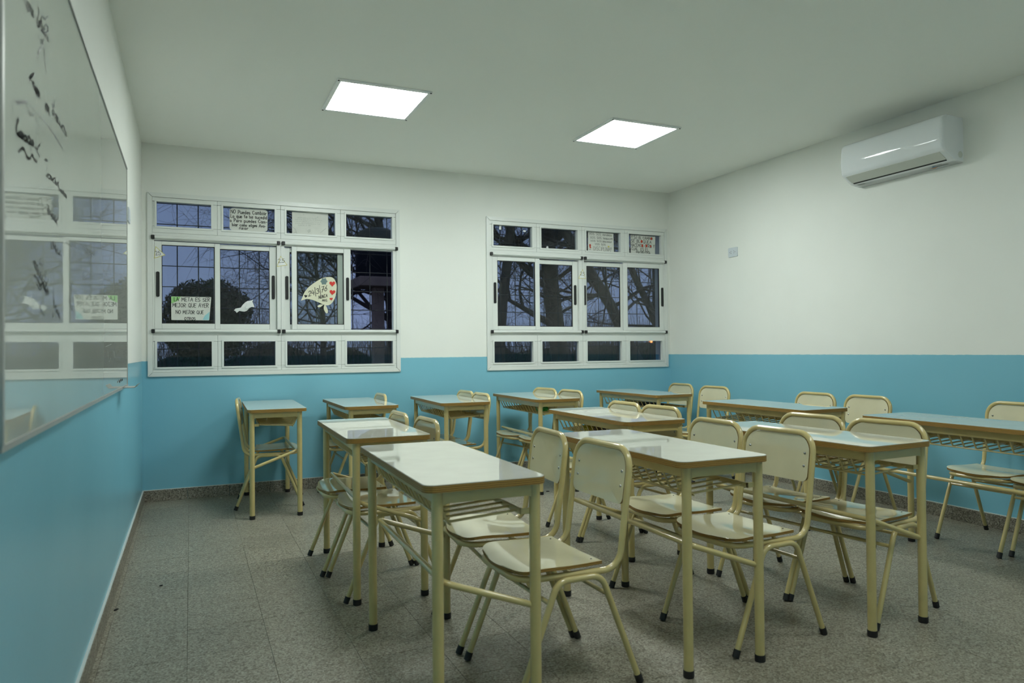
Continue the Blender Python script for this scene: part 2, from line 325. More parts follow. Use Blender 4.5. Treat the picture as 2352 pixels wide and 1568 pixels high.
def window(name, label, X0, X1, Z0, Z1, cols, tops, bots, units):
    root = empty(name); tag(root, label, 'window', kind='structure')
    mb = MB(); ring(mb, X0, Z0, X1, Z1, .034, -.014, .06); mb.box((X0+.03, -.002, Z0+.03), (X0+.036, .055, Z1-.03)) ; mb.build('outer_frame', 'alu', root)
    a0, a1 = X0+.034, X1-.034; edges = [a0, (cols[0][1]+cols[1][0])/2, (cols[1][1]+cols[2][0])/2, (cols[2][1]+cols[3][0])/2, a1]
    for i in range(4):
        light(root, edges[i], 2.115, edges[i+1], Z1-.034, cols[i][0], tops[0], cols[i][1], tops[1])
        light(root, edges[i], Z0+.034, edges[i+1], 1.305, cols[i][0], bots[0], cols[i][1], bots[1])
    mb = MB().cbox((a0, -.006, 2.0555), (a1, .055, 2.1145), .001); mb.cbox((a0, -.006, 1.3055), (a1, .055, 1.352), .001); mb.build('transom', 'alu', root)
    mid = edges[2]
    mb = MB().cbox((a0, -.008, 1.3525), (units[0][0], .055, 2.055), .001); mb.cbox((units[0][1], -.008, 1.3525), (mid-.0008, .055, 2.055), .001)
    mb.cbox((mid+.0008, -.008, 1.3525), (units[1][0], .055, 2.055), .001); mb.cbox((units[1][1], -.008, 1.3525), (a1, .055, 2.055), .001); mb.build('jamb', 'alu', root)
    for u in units:
        for zz in (2.0765, 1.336):
            r = MB().tube([(u[2]+.02, -.018, zz), (u[3]-.02, -.018, zz)], .0125, 10).build('track_rail', 'alu', root)
            for xc in (u[2], u[3]-.026):
                MB().cbox((xc, -.0335, zz-.0155), (xc+.026, -.0063, zz+.0155), .004).build('end_cap', 'black', r)
        for sa in u[4]: sash(root, *sa)
    rebase(root, ((X0+X1)/2, 0, Z0)); return root
w1 = window('window_1', 'white aluminium window beside the whiteboard wall, one sash slid open', *WIN[0][:2], *WIN[0][2:],
  [(.105, .504), (.594, .996), (1.09, 1.497), (1.59, 2.0)], (2.165, 2.362), (1.051, 1.254),
  [(.088, 1.012, .066, 1.036, [(.0885, 1.353, .568, 2.048, .140, 1.397, .529, 2.02, .006, .113), (.522, 1.353, 1.0115, 2.048, .568, 1.396, .955, 2.011, .036, .984)]),
   (1.072, 2.006, 1.050, 2.047, [(1.132, 1.353, 1.628, 2.054, 1.172, 1.396, 1.568, 2.018, .006, 1.599), (1.0725, 1.353, 1.567, 2.048, 1.118, 1.396, 1.520, 2.011, .036, 1.094)])])
w2 = window('window_2', 'white aluminium window beside the air conditioner wall, sashes closed', *WIN[1][:2], *WIN[1][2:],
  [(2.98, 3.39), (3.488, 3.895), (3.995, 4.403), (4.50, 4.905)], (2.157, 2.358), (1.042, 1.244),
  [(2.967, 3.906, 2.942, 3.945, [(2.9675, 1.353, 3.468, 2.052, 3.02, 1.391, 3.42, 2.017, .006, 2.992), (3.424, 1.353, 3.9055, 2.048, 3.470, 1.388, 3.850, 2.006, .036, 3.876)]),
   (3.965, 4.930, 3.961, 4.960, [(3.9655, 1.353, 4.458, 2.048, 4.012, 1.387, 4.412, 2.006, .036, 3.988), (4.430, 1.353, 4.9295, 2.052, 4.480, 1.387, 4.878, 2.007, .006, 4.91)])])
# iron grilles outside
def grille(name, label, X0, X1, x_first):
    root = empty(name); tag(root, label, 'grille', 'security grilles outside the windows')
    x = x_first; pv = ph = None
    while x < X1:
        if x > X0:
            if pv is None: pv = MB().tube([(0, .2052, .95), (0, .2052, 2.45)], .0042, 6).build('upright_bar', 'iron', root); o = pv
            else: o = pv.copy(); COL.objects.link(o); o.parent = root
            o.location.x = x
        x += .1595
    for k in range(9):
        z = 1.025+.1705*k
        if ph is None: ph = MB().tube([(X0-.03, .213, 0), (X1+.03, .213, 0)], .0036, 6).build('cross_bar', 'iron', root); o = ph
        else: o = ph.copy(); COL.objects.link(o); o.parent = root
        o.location.z = z
    rebase(root, ((X0+X1)/2, .21, .95)); return root
grille('security_grille', 'thin iron bar grille outside the window with open sash', .06, 2.05, .09)
grille('security_grille', 'thin iron bar grille outside the window by the corner', 2.93, 4.96, 2.98)
# ------------------------------------------------------------------ whiteboard
bd = empty('whiteboard')
tag(bd, 'glossy whiteboard with faded marker writing on the wall', 'whiteboard')
BY0, BY1, BZ0, BZ1 = -4.70, -1.725, .988, 2.205
MB().box((.004, BY0, BZ0), (.020, BY1, BZ1)).build('writing_surface', 'board', bd)
fr = MB(); 
fr.box((0, BY0-.012, BZ0-.012), (.024, BY1+.004, BZ0)); fr.box((0, BY0-.012, BZ1), (.024, BY1+.004, BZ1+.008)); fr.box((0, BY1, BZ0), (.022, BY1+.004, BZ1)); fr.box((0, BY0-.016, BZ0), (.026, BY0, BZ1))
fr.build('frame', 'boardframe', bd)
tr = MB().box((.02, -2.10, BZ0-.006), (.078, -1.90, BZ0-.003)); tr.prism([(.076, BZ0-.006), (.079, BZ0-.006), (.094, BZ0+.012), (.091, BZ0+.012)], 1, -2.10, -1.90); tr.build('pen_ledge', 'boardframe', bd)
scw = MB()
for u, w in ((274.8, 876.5), (277.8, 873.4), (281.0, 872.0)):
    p = px(u, w, 0, .024); scw.prism([(p.y+.006*math.cos(a*.785), p.z+.006*math.sin(a*.785)) for a in range(8)], 0, .023, .026)
scw.build('frame_screws', 'black', bd)
def ribbon(mb, pts, w, to3, mi=0):
    """flat pen stroke through 2d points; to3 maps 2d -> 3d"""
    for a, b in zip(pts, pts[1:]):
        dx, dy = b[0]-a[0], b[1]-a[1]; l = math.hypot(dx, dy)
        if l < 1e-7: continue
        dx, dy = dx/l*w/2, dy/l*w/2
        q = [(a[0]-dx-dy, a[1]-dy+dx), (a[0]-dx+dy, a[1]-dy-dx), (b[0]+dx+dy, b[1]+dy-dx), (b[0]+dx-dy, b[1]+dy+dx)]
        mb.add([to3(p) for p in q], [(0, 1, 2, 3)], mi)
def curve(pts, n=5):
    P = [Vector((*p, 0)) for p in pts]; out = []
    for i in range(len(P)-1):
        p0, p1, p2, p3 = P[max(i-1, 0)], P[i], P[i+1], P[min(i+2, len(P)-1)]
        for k in range(n):
            t = k/n; out.append(tuple((.5*((2*p1)+(-p0+p2)*t+(2*p0-5*p1+4*p2-p3)*t*t+(-p0+3*p1-3*p2+p3)*t**3))[:2]))
    return out + [tuple(pts[-1])]
WB = [  # (strokes as photo pixels, pen width in metres)
 ([(55,-6),(60,12),(66,28),(70,14),(74,36),(76,22)], .010), ([(88,17),(90,30),(86,44),(87,62),(93,50),(98,38),(104,44),(111,37)], .012), ([(88,62),(95,48),(99,72),(104,58),(110,62),(109,72),(102,76),(94,70)], .011),
 ([(92,86),(96,100),(101,90),(97,108),(90,116),(86,128)], .012), ([(99,104),(103,118),(102,126),(104,150),(107,160)], .009),
 ([(67,183),(72,175),(79,170)], .02), ([(74,184),(77,198),(84,203),(88,210),(84,214),(80,205),(88,208),(92,221)], .014), ([(83,214),(84,236)], .007), ([(104,208),(107,236)], .006), ([(106,238),(110,244),(112,256),(105,250),(106,240),(113,262)], .012),
 ([(126,221),(126,240)], .006), ([(119,236),(125,243),(120,246)], .012), ([(122,250),(121,262),(128,262),(132,270),(130,278),(137,285),(142,294),(146,288),(150,300),(153,308)], .011),
 ([(37,233),(48,236),(61,232)], .018), ([(31,234),(30,258),(33,278)], .006), ([(62,235),(67,258),(72,264),(79,262)], .010), ([(73,243),(92,266),(112,291),(130,318),(146,344)], .008), ([(83,268),(86,284),(86,320),(85,345)], .006),
 ([(43,272),(38,288),(39,304),(43,312)], .018), ([(42,312),(48,303),(53,309),(48,316),(43,308),(52,318),(58,311),(62,318),(58,324),(66,313),(70,322),(68,330),(75,322),(78,330)], .014), ([(70,326),(72,350)], .008), ([(80,336),(85,344),(90,334),(92,333)], .012), ([(86,348),(92,360)], .010),
 ([(43,349),(50,341),(56,344),(62,360),(68,364),(74,356),(79,366),(86,372)], .015),
 ([(104,367),(109,369)], .016), ([(108,372),(108,398)], .004), ([(107,404),(113,401),(118,406),(121,414),(126,408),(130,420),(136,418)], .011), ([(136,434),(142,438),(148,444),(153,452)], .013), ([(112,470),(110,488),(118,492),(122,500),(131,512)], .010),
 ([(118,556),(119,572),(126,568),(130,580),(138,584)], .010), ([(175,556),(188,562),(200,570),(216,584)], .006), ([(190,600),(192,640),(205,626),(206,640)], .005), ([(76,604),(80,598),(86,612),(92,604),(98,610)], .008), ([(80,632),(88,644),(93,656),(98,650),(103,664),(110,668)], .014),
 ([(84,650),(92,664),(100,658),(108,676),(114,668)], .011), ([(77,640),(76,690)], .004), ([(104,620),(106,650),(112,640)], .006), ([(122,668),(124,700),(121,728),(132,716),(138,730)], .010), ([(160,652),(166,668),(160,690),(168,712)], .009), ([(92,700),(96,716),(104,722)], .008), ([(243,796),(256,790)], .004), ([(248,806),(250,830),(254,822)], .006), ([(262,806),(264,822)], .006)]
def loops(x0, y0, x1, y1, n, h, seed):
    r_ = random.Random(seed); o_l = []
    for k in range(n*4+1):
        t = k/(n*4); a = k*math.pi/2; hh = h*r_.uniform(.6, 1.2)
        o_l.append((x0+(x1-x0)*t+1.6*math.sin(a), y0+(y1-y0)*t+hh*math.cos(a)*.5))
    return o_l
WB += [(loops(84, 44, 112, 92, 7, 14, 1), .007), (loops(62, 4, 78, 34, 4, 12, 2), .008), (loops(76, 190, 92, 222, 4, 14, 3), .009), (loops(106, 240, 114, 258, 2, 14, 4), .009), (loops(122, 258, 154, 310, 7, 12, 5), .008),
       (loops(42, 306, 78, 332, 7, 14, 6), .010), (loops(108, 402, 136, 424, 5, 10, 7), .008), (loops(138, 436, 154, 452, 3, 8, 8), .009), (loops(78, 604, 112, 670, 8, 16, 9), .007), (loops(120, 556, 140, 584, 4, 9, 10), .007), (loops(122, 690, 138, 728, 4, 12, 11), .007), (loops(150, 556, 214, 584, 7, 7, 12), .004), (loops(110, 478, 132, 512, 5, 10, 13), .007)]
for pts, w in WB:
    wb = MB(); q = [px(*p, 0, .0205) for p in curve(pts, 4)]
    ribbon(wb, [(p.y, p.z) for p in q], w*.45, lambda p: (.0206, p[0], p[1])); wb.build('marker_stroke', 'wbink', bd)
rebase(bd, (0, (BY0+BY1)/2, BZ0))
# ------------------------------------------------------------------ ceiling lamps
def lamp(x, y, label, mt='lamp'):
    root = empty('ceiling_lamp', (x, y, H)); tag(root, label, 'ceiling lamp', 'square ceiling lamps')
    mb = MB(); s, w = .30, .026
    for a, b in (((-s, -s), (s, -s+w)), ((-s, s-w), (s, s)), ((-s, -s+w), (-s+w, s-w)), ((s-w, -s+w), (s, s-w))): mb.cbox((a[0], a[1], -.011), (b[0], b[1], 0), .0015)
    mb.build('lamp_frame', 'lampframe', root)
    MB().prism(rrect(-s+w, -s+w, s-w, s-w, .008), 2, -.0100, -.002).build('diffuser', mt, root)
    for a in (-1, 1):
        for b in (-1, 1): MB().prism([(a*(s-.008)+.006*math.cos(k*.785), b*(s-.008)+.006*math.sin(k*.785)) for k in range(8)], 2, -.0135, -.0105).build('corner_screw', 'acdark', root)
lamp(1.467, -1.633, 'lit square ceiling lamp nearer the whiteboard wall')
lamp(3.413, -1.633, 'lit square ceiling lamp nearer the air conditioner')
lamp(1.467, -4.99, 'lit square ceiling lamp above the whiteboard end of the far row', 'lamp2')
lamp(3.413, -4.99, 'lit square ceiling lamp over the open floor away from windows', 'lamp2')
# ------------------------------------------------------------------ air conditioner
ac = empty('air_conditioner', (W, -2.805, 2.37)); tag(ac, 'white wall-mounted split air conditioner below the ceiling', 'air conditioner')
AX, AH = .2125, .305
prof = fillet([(0, 0, 0), (-.095, .008, 0), (-.198, .070, 0), (-AX, .165, 0), (-.194, AH, 0), (0, AH-.004, 0)], [0, .02, .045, .42, .045, 0], 8)
mb = MB(); secs = []
HL = .405
for t, sc_ in ((-HL, .90), (-HL+.004, .955), (-HL+.012, .985), (-HL+.024, 1), (HL-.024, 1), (HL-.012, .985), (HL-.004, .955), (HL, .90)):
    secs.append([(p.x*sc_, t, .152+(p.y-.152)*(1-(1-sc_)*.35)) for p in prof])
n = len(prof); vs = [v for s_ in secs for v in s_]
fs = [(i*n+k, i*n+(k+1) % n, (i+1)*n+(k+1) % n, (i+1)*n+k) for i in range(len(secs)-1) for k in range(n)]
mb.add(vs, fs, 0, True); mb.add(secs[0], [tuple(range(n))]); mb.add(secs[-1], [tuple(range(n))]); mb.build('body', 'ac', ac)
# flap and slot on the sloping underside
def on_slope(t, y, off): # t 0 at rear-bottom, 1 at front lip
    a, b = Vector((-.095, .008)), Vector((-.198, .070)); d = (b-a).normalized(); nn = Vector((-d.y, d.x)); 
    if nn.y > 0: nn = -nn
    p = a+(b-a)*t+nn*off; return (p.x, y, p.y)
def slope_quad(mb, t0, t1, y0, y1, off, th):
    v = [on_slope(t, y, o) for o in (off, off+th) for t, y in ((t0, y0), (t1, y0), (t1, y1), (t0, y1))]
    mb.add(v, [(0, 1, 2, 3), (7, 6, 5, 4), (0, 4, 5, 1), (1, 5, 6, 2), (2, 6, 7, 3), (3, 7, 4, 0)])
q = MB(); slope_quad(q, .20, .86, -.37, .37, -.004, .0065); q.build('air_flap', 'acflap', ac)
q = MB(); slope_quad(q, .09, .19, -.365, .365, -.004, .006); q.build('air_slot', 'acdark', ac)
q = MB(); q.prism([(-.03+.022*math.cos(a), .05+.022*math.sin(a)) for a in [k*math.pi/8 for k in range(16)]], 1, -HL-.0012, -HL+.004); q.build('pipe_cap', 'acflap', ac)
def bottom_mark(y0, y1, x0, x1, mt, name, tri=0):
    zf = lambda x: .008*(-x)/.095-.0008
    P = {0: [(x0, y0), (x1, y0), (x1, y1), (x0, y1)], 1: [(x0, y0), (x0, y1), (x1, (y0*.4+y1*.6))], 2: [(x1, y0), (x1, y1), (x0, (y0*.6+y1*.4))]}[tri]
    q = MB(); q.add([(x, y, zf(x)) for x, y in P], [tuple(range(len(P)))]); q.build(name, mt, ac)
bottom_mark(-.335, -.25, -.062, -.038, 'acgrey', 'print_block'); bottom_mark(-.31, -.24, -.084, -.074, 'acgrey', 'print_line')
bottom_mark(-.285, -.215, -.048, -.072, 'acblue', 'blue_logo', 1); bottom_mark(-.265, -.195, -.044, -.022, 'acorange', 'orange_logo', 1)
bottom_mark(.295, .36, -.085, -.062, 'acgrey', 'print_block')
# ------------------------------------------------------------------ sockets
def socket(name, label, wallx, sgn, y, z, w, h, holes):
    root = empty(name, (wallx, y, z)); tag(root, label, 'wall socket')
    MB().prism(rrect(-w/2, -h/2, w/2, h/2, .006), 0, 0, sgn*.009).build('cover_plate', 'plate', root)
    MB().prism(rrect(-w*.38, -h*.30, w*.38, h*.30, .003), 0, 0, sgn*.0105).build('socket_insert', 'plate', root)
    if holes:
        q = MB()
        for cy, f in ((-.024, -1), (.024, 1)):
            for a, b in ((f*.010, 0), (-f*.004, .009), (-f*.004, -.009)): q.box((sgn*.0100, cy+a-.0026, b-.0035), (sgn*.0109, cy+a+.0026, b+.0035))
        q.build('plug_holes', 'hole', root)
socket('double_socket', 'pale double power socket on the air conditioner wall', W, -1, -.992, 2.061, .122, .088, True)
socket('wall_plate', 'small pale wall plate beside the whiteboard edge', 0, 1, -1.36, 2.005, .125, .085, False)
# ------------------------------------------------------------------ school desk
DT = .764
def make_desk():
    r = empty('school_desk')
    ol = rrect(-.2, -.5, .2, .5, .034, 6); il = rrect(-.1985, -.4985, .1985, .4985, .0325, 6)
    t = MB().prism(ol, 2, .7405, .762).build('tabletop', 'ply', r); MB().prism(il, 2, .762, DT).build('laminate_top', 'top', t)
    L = {}
    fx, rx, ly = -.152, .168, .466
    legm = MB().tube([(0, 0, .022), (0, 0, .7404)], .0178, 14); capm = MB().tube([(0, 0, 0), (0, 0, .004), (0, 0, .026)], [.0185, .0197, .0197], 14)
    p = c_ = None
    for x in (fx, rx):
        for y in (-ly, ly):
            if p is None: o = p = legm.build('leg', 'cream', r); k = c_ = capm.build('foot_cap', 'rubber', o)
            else:
                o = p.copy(); COL.objects.link(o); k = c_.copy(); COL.objects.link(k); k.parent = o
            o.parent = r; o.location = (x, y, 0)
    def apron(a, b, axis, at):
        z0, z1, f = .7025, .7403, .018
        pts = [(a, z1), (a, z0-f)] + [(a+f-f*math.cos(k*math.pi/8), z0-f+f*math.sin(k*math.pi/8)) for k in range(1, 5)] + [(b-f+f*math.cos(k*math.pi/8), z0-f+f*math.sin(k*math.pi/8)) for k in range(4, 0, -1)] + [(b, z0-f), (b, z1)]
        return MB().prism(pts, axis, at-.009, at+.009).build('apron', 'cream', r)
    apron(-ly+.010, ly-.010, 0, fx); apron(-ly+.010, ly-.010, 0, rx); apron(fx+.010, rx-.010, 1, -ly); apron(fx+.010, rx-.010, 1, ly)
    fxx = fx+.024
    MB().tube(fillet([(rx, -ly+.004, .352), (fxx, -ly+.014, .458), (fxx, ly-.014, .458), (rx, ly-.004, .352)], .028, 6), .0105, 10).build('stretcher', 'cream', r)
    b = MB(); b.tube([(-.108, -.45, .6335), (-.108, .45, .6335)], .0036, 6); b.tube([(-.142, -.45, .700), (-.142, .45, .700)], .0036, 6)
    b.cbox((.118, -ly, .6435), (.124, ly, .6625), .001); b.cbox((.118, -ly, .6435), (rx, -ly+.006, .6625), .001); b.cbox((.118, ly-.006, .6435), (rx, ly, .6625), .001)
    for s in (-1, 1): b.tube(fillet([(.119, s*.2, .652), (.06, s*.2, .640), (.035, s*.2, .74)], .012, 4), .004, 6)
    b = b.build('wire_basket', 'cream', r); p = None
    for k in range(15):
        if p is None: p = o = MB().tube(fillet([(-.142, 0, .701), (-.110, 0, .637), (.119, 0, .652)], .014, 3), .0042, 6).build('basket_wire', 'cream', b)
        else: o = p.copy(); COL.objects.link(o); o.parent = b
        o.location.y = -.434+k*.062
    return r
def make_chair():
    r = empty('school_chair')
    R = .0118; lean = lambda z: .176+(z-.396)*.138
    ptop = (lean(.806))
    MB().tube(fillet([(-.207, -.170, .3985), (.176, -.187, .396), (ptop, -.187, .806), (ptop, .187, .806), (.176, .187, .396), (-.207, .170, .3985)], [.075, .07, .078, .078, .07, .075], 7, True), R, 10, True).build('frame_tube', 'cream', r)
    for s in (-1, 1):
        arch = MB().tube(fillet([(-.232, s*.214, .02), (-.080, s*.2105, .3915), (.088, s*.2105, .3915), (.232, s*.214, .02)], .055, 6), .0112, 10).build('leg_arch', 'cream', r)
        for x, dx in ((-.232, -.152), (.232, .144)):
            d = Vector((dx, 0, -.3715)).normalized(); e = Vector((x, s*.214, .02)) + d*.018
            e = Vector((x, s*.214, .0205)); lo = e + d*((.0205-.003)/-d.z)
            MB().tube([lo, lo-d*.030], [.0136, .0136], 10).build('foot_cap', 'rubber', arch)
    for x, z in ((-.1085, .322), (.1155, .322)):
        MB().tube([(x, -.205, z), (x, .205, z)], .0078, 8).build('stretcher', 'cream', r)
    # seat
    nx, ny = 16, 12; x0, x1 = -.222, .108; top = []; 
    def hw(x):
        t = (x-x0)/(x1-x0)
        q = max(0, .20-t)/.20; back = 1-.06*max(0, (t-.3)/.7)
        return .196*(.58+.42*math.sqrt(max(0, 1-q*q)))*back
    def zz(x):
        t = (x-x0)/(x1-x0); return .4185+.006*math.exp(-((t-.28)/.25)**2) - .007*(max(0, .2-t)/.2)**1.5 + .001*t
    mb = MB(); vt, vb = [], []
    for i in range(nx+1):
        t = i/nx; x = x0+(x1-x0)*(t**1.7)
        for j in range(ny+1):
            u = -1+2*j/ny; y = u*hw(x); xx = x
            xx = x + .020*u*u*max(0, 1-t*1.6)
            z = zz(x) - .004*(1-u*u); vt.append((xx, y, z+.0115)); vb.append((xx, y, z))
    idx = lambda i, j: i*(ny+1)+j; fs = [(idx(i, j), idx(i+1, j), idx(i+1, j+1), idx(i, j+1)) for i in range(nx) for j in range(ny)]
    mb.add(vt, fs, 0, True); mb.add(vb, fs, 1, True)
    per = [idx(0, j) for j in range(ny+1)] + [idx(i, ny) for i in range(1, nx+1)] + [idx(nx, j) for j in range(ny-1, -1, -1)] + [idx(i, 0) for i in range(nx-1, 0, -1)]
    for a, b in zip(per, per[1:]+per[:1]): mb.add([vt[a], vt[b], vb[b], vb[a]], [(0, 1, 2, 3)], 1)
    mb.build('seat', ['seat', 'ply'], r)
    # backrest
    mb = MB(); ol = []
    y1, z0, z1 = .1735, .609, .7935
    for cx, cz, rr, a0 in ((y1-.066, z1-.066, .066, 0), (-y1+.066, z1-.066, .066, 90), (-y1+.03, z0+.03, .03, 180), (y1-.03, z0+.03, .03, 270)):
        for k in range(7): a = math.radians(a0+15*k); ol.append((cx+rr*math.cos(a), cz+rr*math.sin(a)))
    bend = lambda y: .010*(1-(y/y1)**2)
    NR = 6; cz0 = (z0+z1)/2; rings = []
    for q in range(NR, 0, -1): rings.append([(y*q/NR, cz0+(z-cz0)*q/NR) for y, z in ol])
    no = len(ol)
    for off, rev in ((-.007, 0), (.003, 1)):
        v3 = [(lean(z)+bend(y)+off, y, z) for rg in rings for y, z in rg] + [(lean(cz0)+bend(0)+off, 0, cz0)]
        f3 = [(i*no+k, i*no+(k+1) % no, (i+1)*no+(k+1) % no, (i+1)*no+k) for i in range(NR-1) for k in range(no)] + [((NR-1)*no+k, (NR-1)*no+(k+1) % no, NR*no) for k in range(no)]
        mb.add(v3, f3, 0, True)
    e0 = [(lean(z)+bend(y)-.007, y, z) for y, z in ol]; e1 = [(lean(z)+bend(y)+.003, y, z) for y, z in ol]
    mb.add(e0+e1, [(k, (k+1) % no, no+(k+1) % no, no+k) for k in range(no)], 1)
    bk = mb.build('backrest', ['seat', 'ply'], r)
    rv = MB()
    for y in (-.150, .150):
        for z in (.672, .724):
            x = lean(z)+bend(y)-.007; rv.tube([(x, y, z), (x-.0018, y, z), (x-.0026, y, z)], [.0062, .0056, .002], 8)
    rv.build('rivets', 'rivet', bk)
    sr = MB()
    for y in (-.15, .15):
        z = zz(.085)+.0115; sr.tube([(.085, y, z-.001), (.085, y, z+.0012)], [.004, .003], 8)
    sr.build('seat_rivets', 'rivet', r)
    return r
D0 = make_desk(); C0 = make_chair()
used = {'d': False, 'c': False}
def place(kind, proto, x, y, rot, label, cat, grp):
    if not used[kind]: o = proto; used[kind] = True
    else: o = copy_tree(proto)
    o.location = (x, y, 0); o.rotation_euler = (0, 0, math.radians(rot)); tag(o, label, cat, grp); return o
DG, CG = 'matching cream school desks', 'matching cream school chairs'
DESKS = [
 (.915, -.535, 178.5, 'school desk by window wall with one chair on its whiteboard side'),
 (1.559, -.605, -.1, 'school desk below the window with open sash, single chair behind it'),
 (2.294, -.640, -2.2, 'school desk in window row, below wall between the two windows'),
 (3.075, -.665, -1.6, 'school desk below the closed window, green packet in its wire basket'),
 (4.165, -.707, .5, 'school desk in window row beside the corner of the room'),
 (1.203, -2.539, -1.3, 'middle-row school desk next to the whiteboard, scuffed white top'),
 (2.709, -2.518, -1.6, 'middle-row school desk with yellow wrapper in its wire basket'),
 (4.067, -2.427, .3, 'middle-row school desk next to the air conditioner wall'),
 (1.18, -3.80, -1.2, 'school desk next to the whiteboard, in the row farthest from windows'),
 (2.109, -3.779, -1.0, 'second school desk from whiteboard in the row farthest from windows'),
 (2.967, -3.79, 2.7, 'third school desk from whiteboard in the row farthest from windows'),
 (4.092, -3.82, -.8, 'fourth school desk from whiteboard in the row farthest from windows')]
for x, y, a, l in DESKS: place('d', D0, x, y, a, l, 'desk', DG)
CHAIRS = [
 (.905, -.455, 173.6, 'school chair facing away from the whiteboard, at its own desk'),
 (1.545, -.46, 0, 'single school chair tucked behind desk below the open-sash window'),
 (2.29, -.46, 1, 'chair nearer windows at desk below wall between the two windows'),
 (2.28, -.85, 1, 'chair farther from windows at desk below wall between the windows'),
 (3.065, -.48, 8, 'chair nearer the windows at the desk holding a green packet'),
 (3.10, -.885, 5, 'chair farther from windows at the desk holding a green packet'),
 (4.556, -.477, 0, 'window-side chair at the desk beside the room corner'),
 (4.482, -1.083, 4, 'chair standing clear behind the desk beside the room corner'),
 (1.20, -2.305, 0, 'window-side chair at the middle-row desk next to whiteboard'),
 (1.23, -2.75, 1, 'chair farther from windows at middle-row desk next to whiteboard'),
 (2.72, -2.298, 1, 'window-side chair at the desk holding a yellow wrapper'),
 (2.72, -2.709, 3, 'chair farther from windows at the desk holding a yellow wrapper'),
 (4.478, -2.235, 0, 'window-side chair at middle-row desk by the air conditioner wall'),
 (4.50, -2.681, 0, 'chair farther from windows at middle-row desk by air conditioner wall'),
 (1.535, -3.52, -5, 'slightly turned chair, window side of desk farthest from windows near whiteboard'),
 (1.53, -3.99, 1, 'pulled-out chair at desk next to whiteboard, row farthest from windows'),
 (2.45, -3.52, -.5, 'window-side chair at second desk from whiteboard, row farthest from windows'),
 (2.43, -3.965, 3, 'chair farther from windows at second desk from whiteboard, same row'),
 (3.055, -3.575, 7.5, 'window-side chair at third desk from whiteboard, row farthest from windows'),
 (3.10, -3.98, 9, 'chair farther from windows at third desk from whiteboard, same row'),
 (4.69, -3.595, 1, 'window-side chair at fourth desk from whiteboard, row farthest from windows'),
 (4.605, -4.017, 0, 'chair farther from windows at fourth desk from whiteboard, same row')]
for x, y, a, l in CHAIRS: place('c', C0, x, y, a, l, 'chair', CG)
# ------------------------------------------------------------------ things in the desk baskets
def crumple(name, label, cat, x, y, z, sx, sy, sz, mt, seed, rz=0):
    import bmesh
    rnd = random.Random(seed); bm = bmesh.new(); bmesh.ops.create_icosphere(bm, subdivisions=3, radius=1)
    ph = [rnd.uniform(0, 6) for _ in range(6)]
    for v in bm.verts:
        d = v.co.normalized(); k = 1+.16*math.sin(5*d.x+ph[0])*math.sin(4*d.y+ph[1])+.13*math.sin(9*d.z+ph[2])*math.cos(8*d.x+ph[3])+rnd.uniform(-.05, .05)
        e = .55; q = Vector([math.copysign(abs(c)**e, c) for c in d])*k; v.co = Vector((q.x*sx, q.y*sy, max(q.z, -.92)*sz))
    zmin = min(v.co.z for v in bm.verts)
    for v in bm.verts: v.co.z -= zmin
    me = bpy.data.meshes.new(name); bm.to_mesh(me); bm.free(); me.materials.append(M[mt]); o = bpy.data.objects.new(name, me); COL.objects.link(o); o.location = (x, y, z); o.rotation_euler = (0, 0, rz)
    return tag(o, label, cat)
crumple('snack_packet', 'green snack packet lying in a desk basket below window', 'packet', 3.045, -.885, .6475, .045, .05, .020, 'gpack', 3)
crumple('wrapper', 'crumpled yellow wrapper in the wire basket of a desk', 'wrapper', 2.655, -2.36, .6475, .045, .035, .021, 'ypack', 4)
crumple('paper_bag', 'crumpled brown bag beside the yellow wrapper in desk basket', 'bag', 2.675, -2.52, .6475, .055, .085, .019, 'bpack', 5)
f_ = MB().cbox((-.085, -.13, 0), (.085, .13, .016), .003); f_.box((-.080, -.126, .0162), (.080, .126, .0178))
o = f_.build('folder', 'cloth'); o.location = (4.16, -.80, .6475); o.rotation_euler = (0, 0, .1); tag(o, 'dark folder lying in the basket of the corner desk', 'folder')
for i, (u, w, s) in enumerate(((1258, 1129, .010), (370, 1345, .006), (267, 1401, .008), (508, 1144, .008))):
    p = px(u, w, 2, 0); crumple('floor_scrap', ['dark curled scrap on floor behind desks', 'tiny dark speck on floor by the whiteboard wall', 'small dark scrap beside the whiteboard wall skirting', 'pale paper scrap on floor below the open-sash window'][i], 'scrap', p.x, p.y, .0006, s*1.3, s*.7, s*.35, 'crumb' if i < 3 else 'paper', 20+i, .5*i)
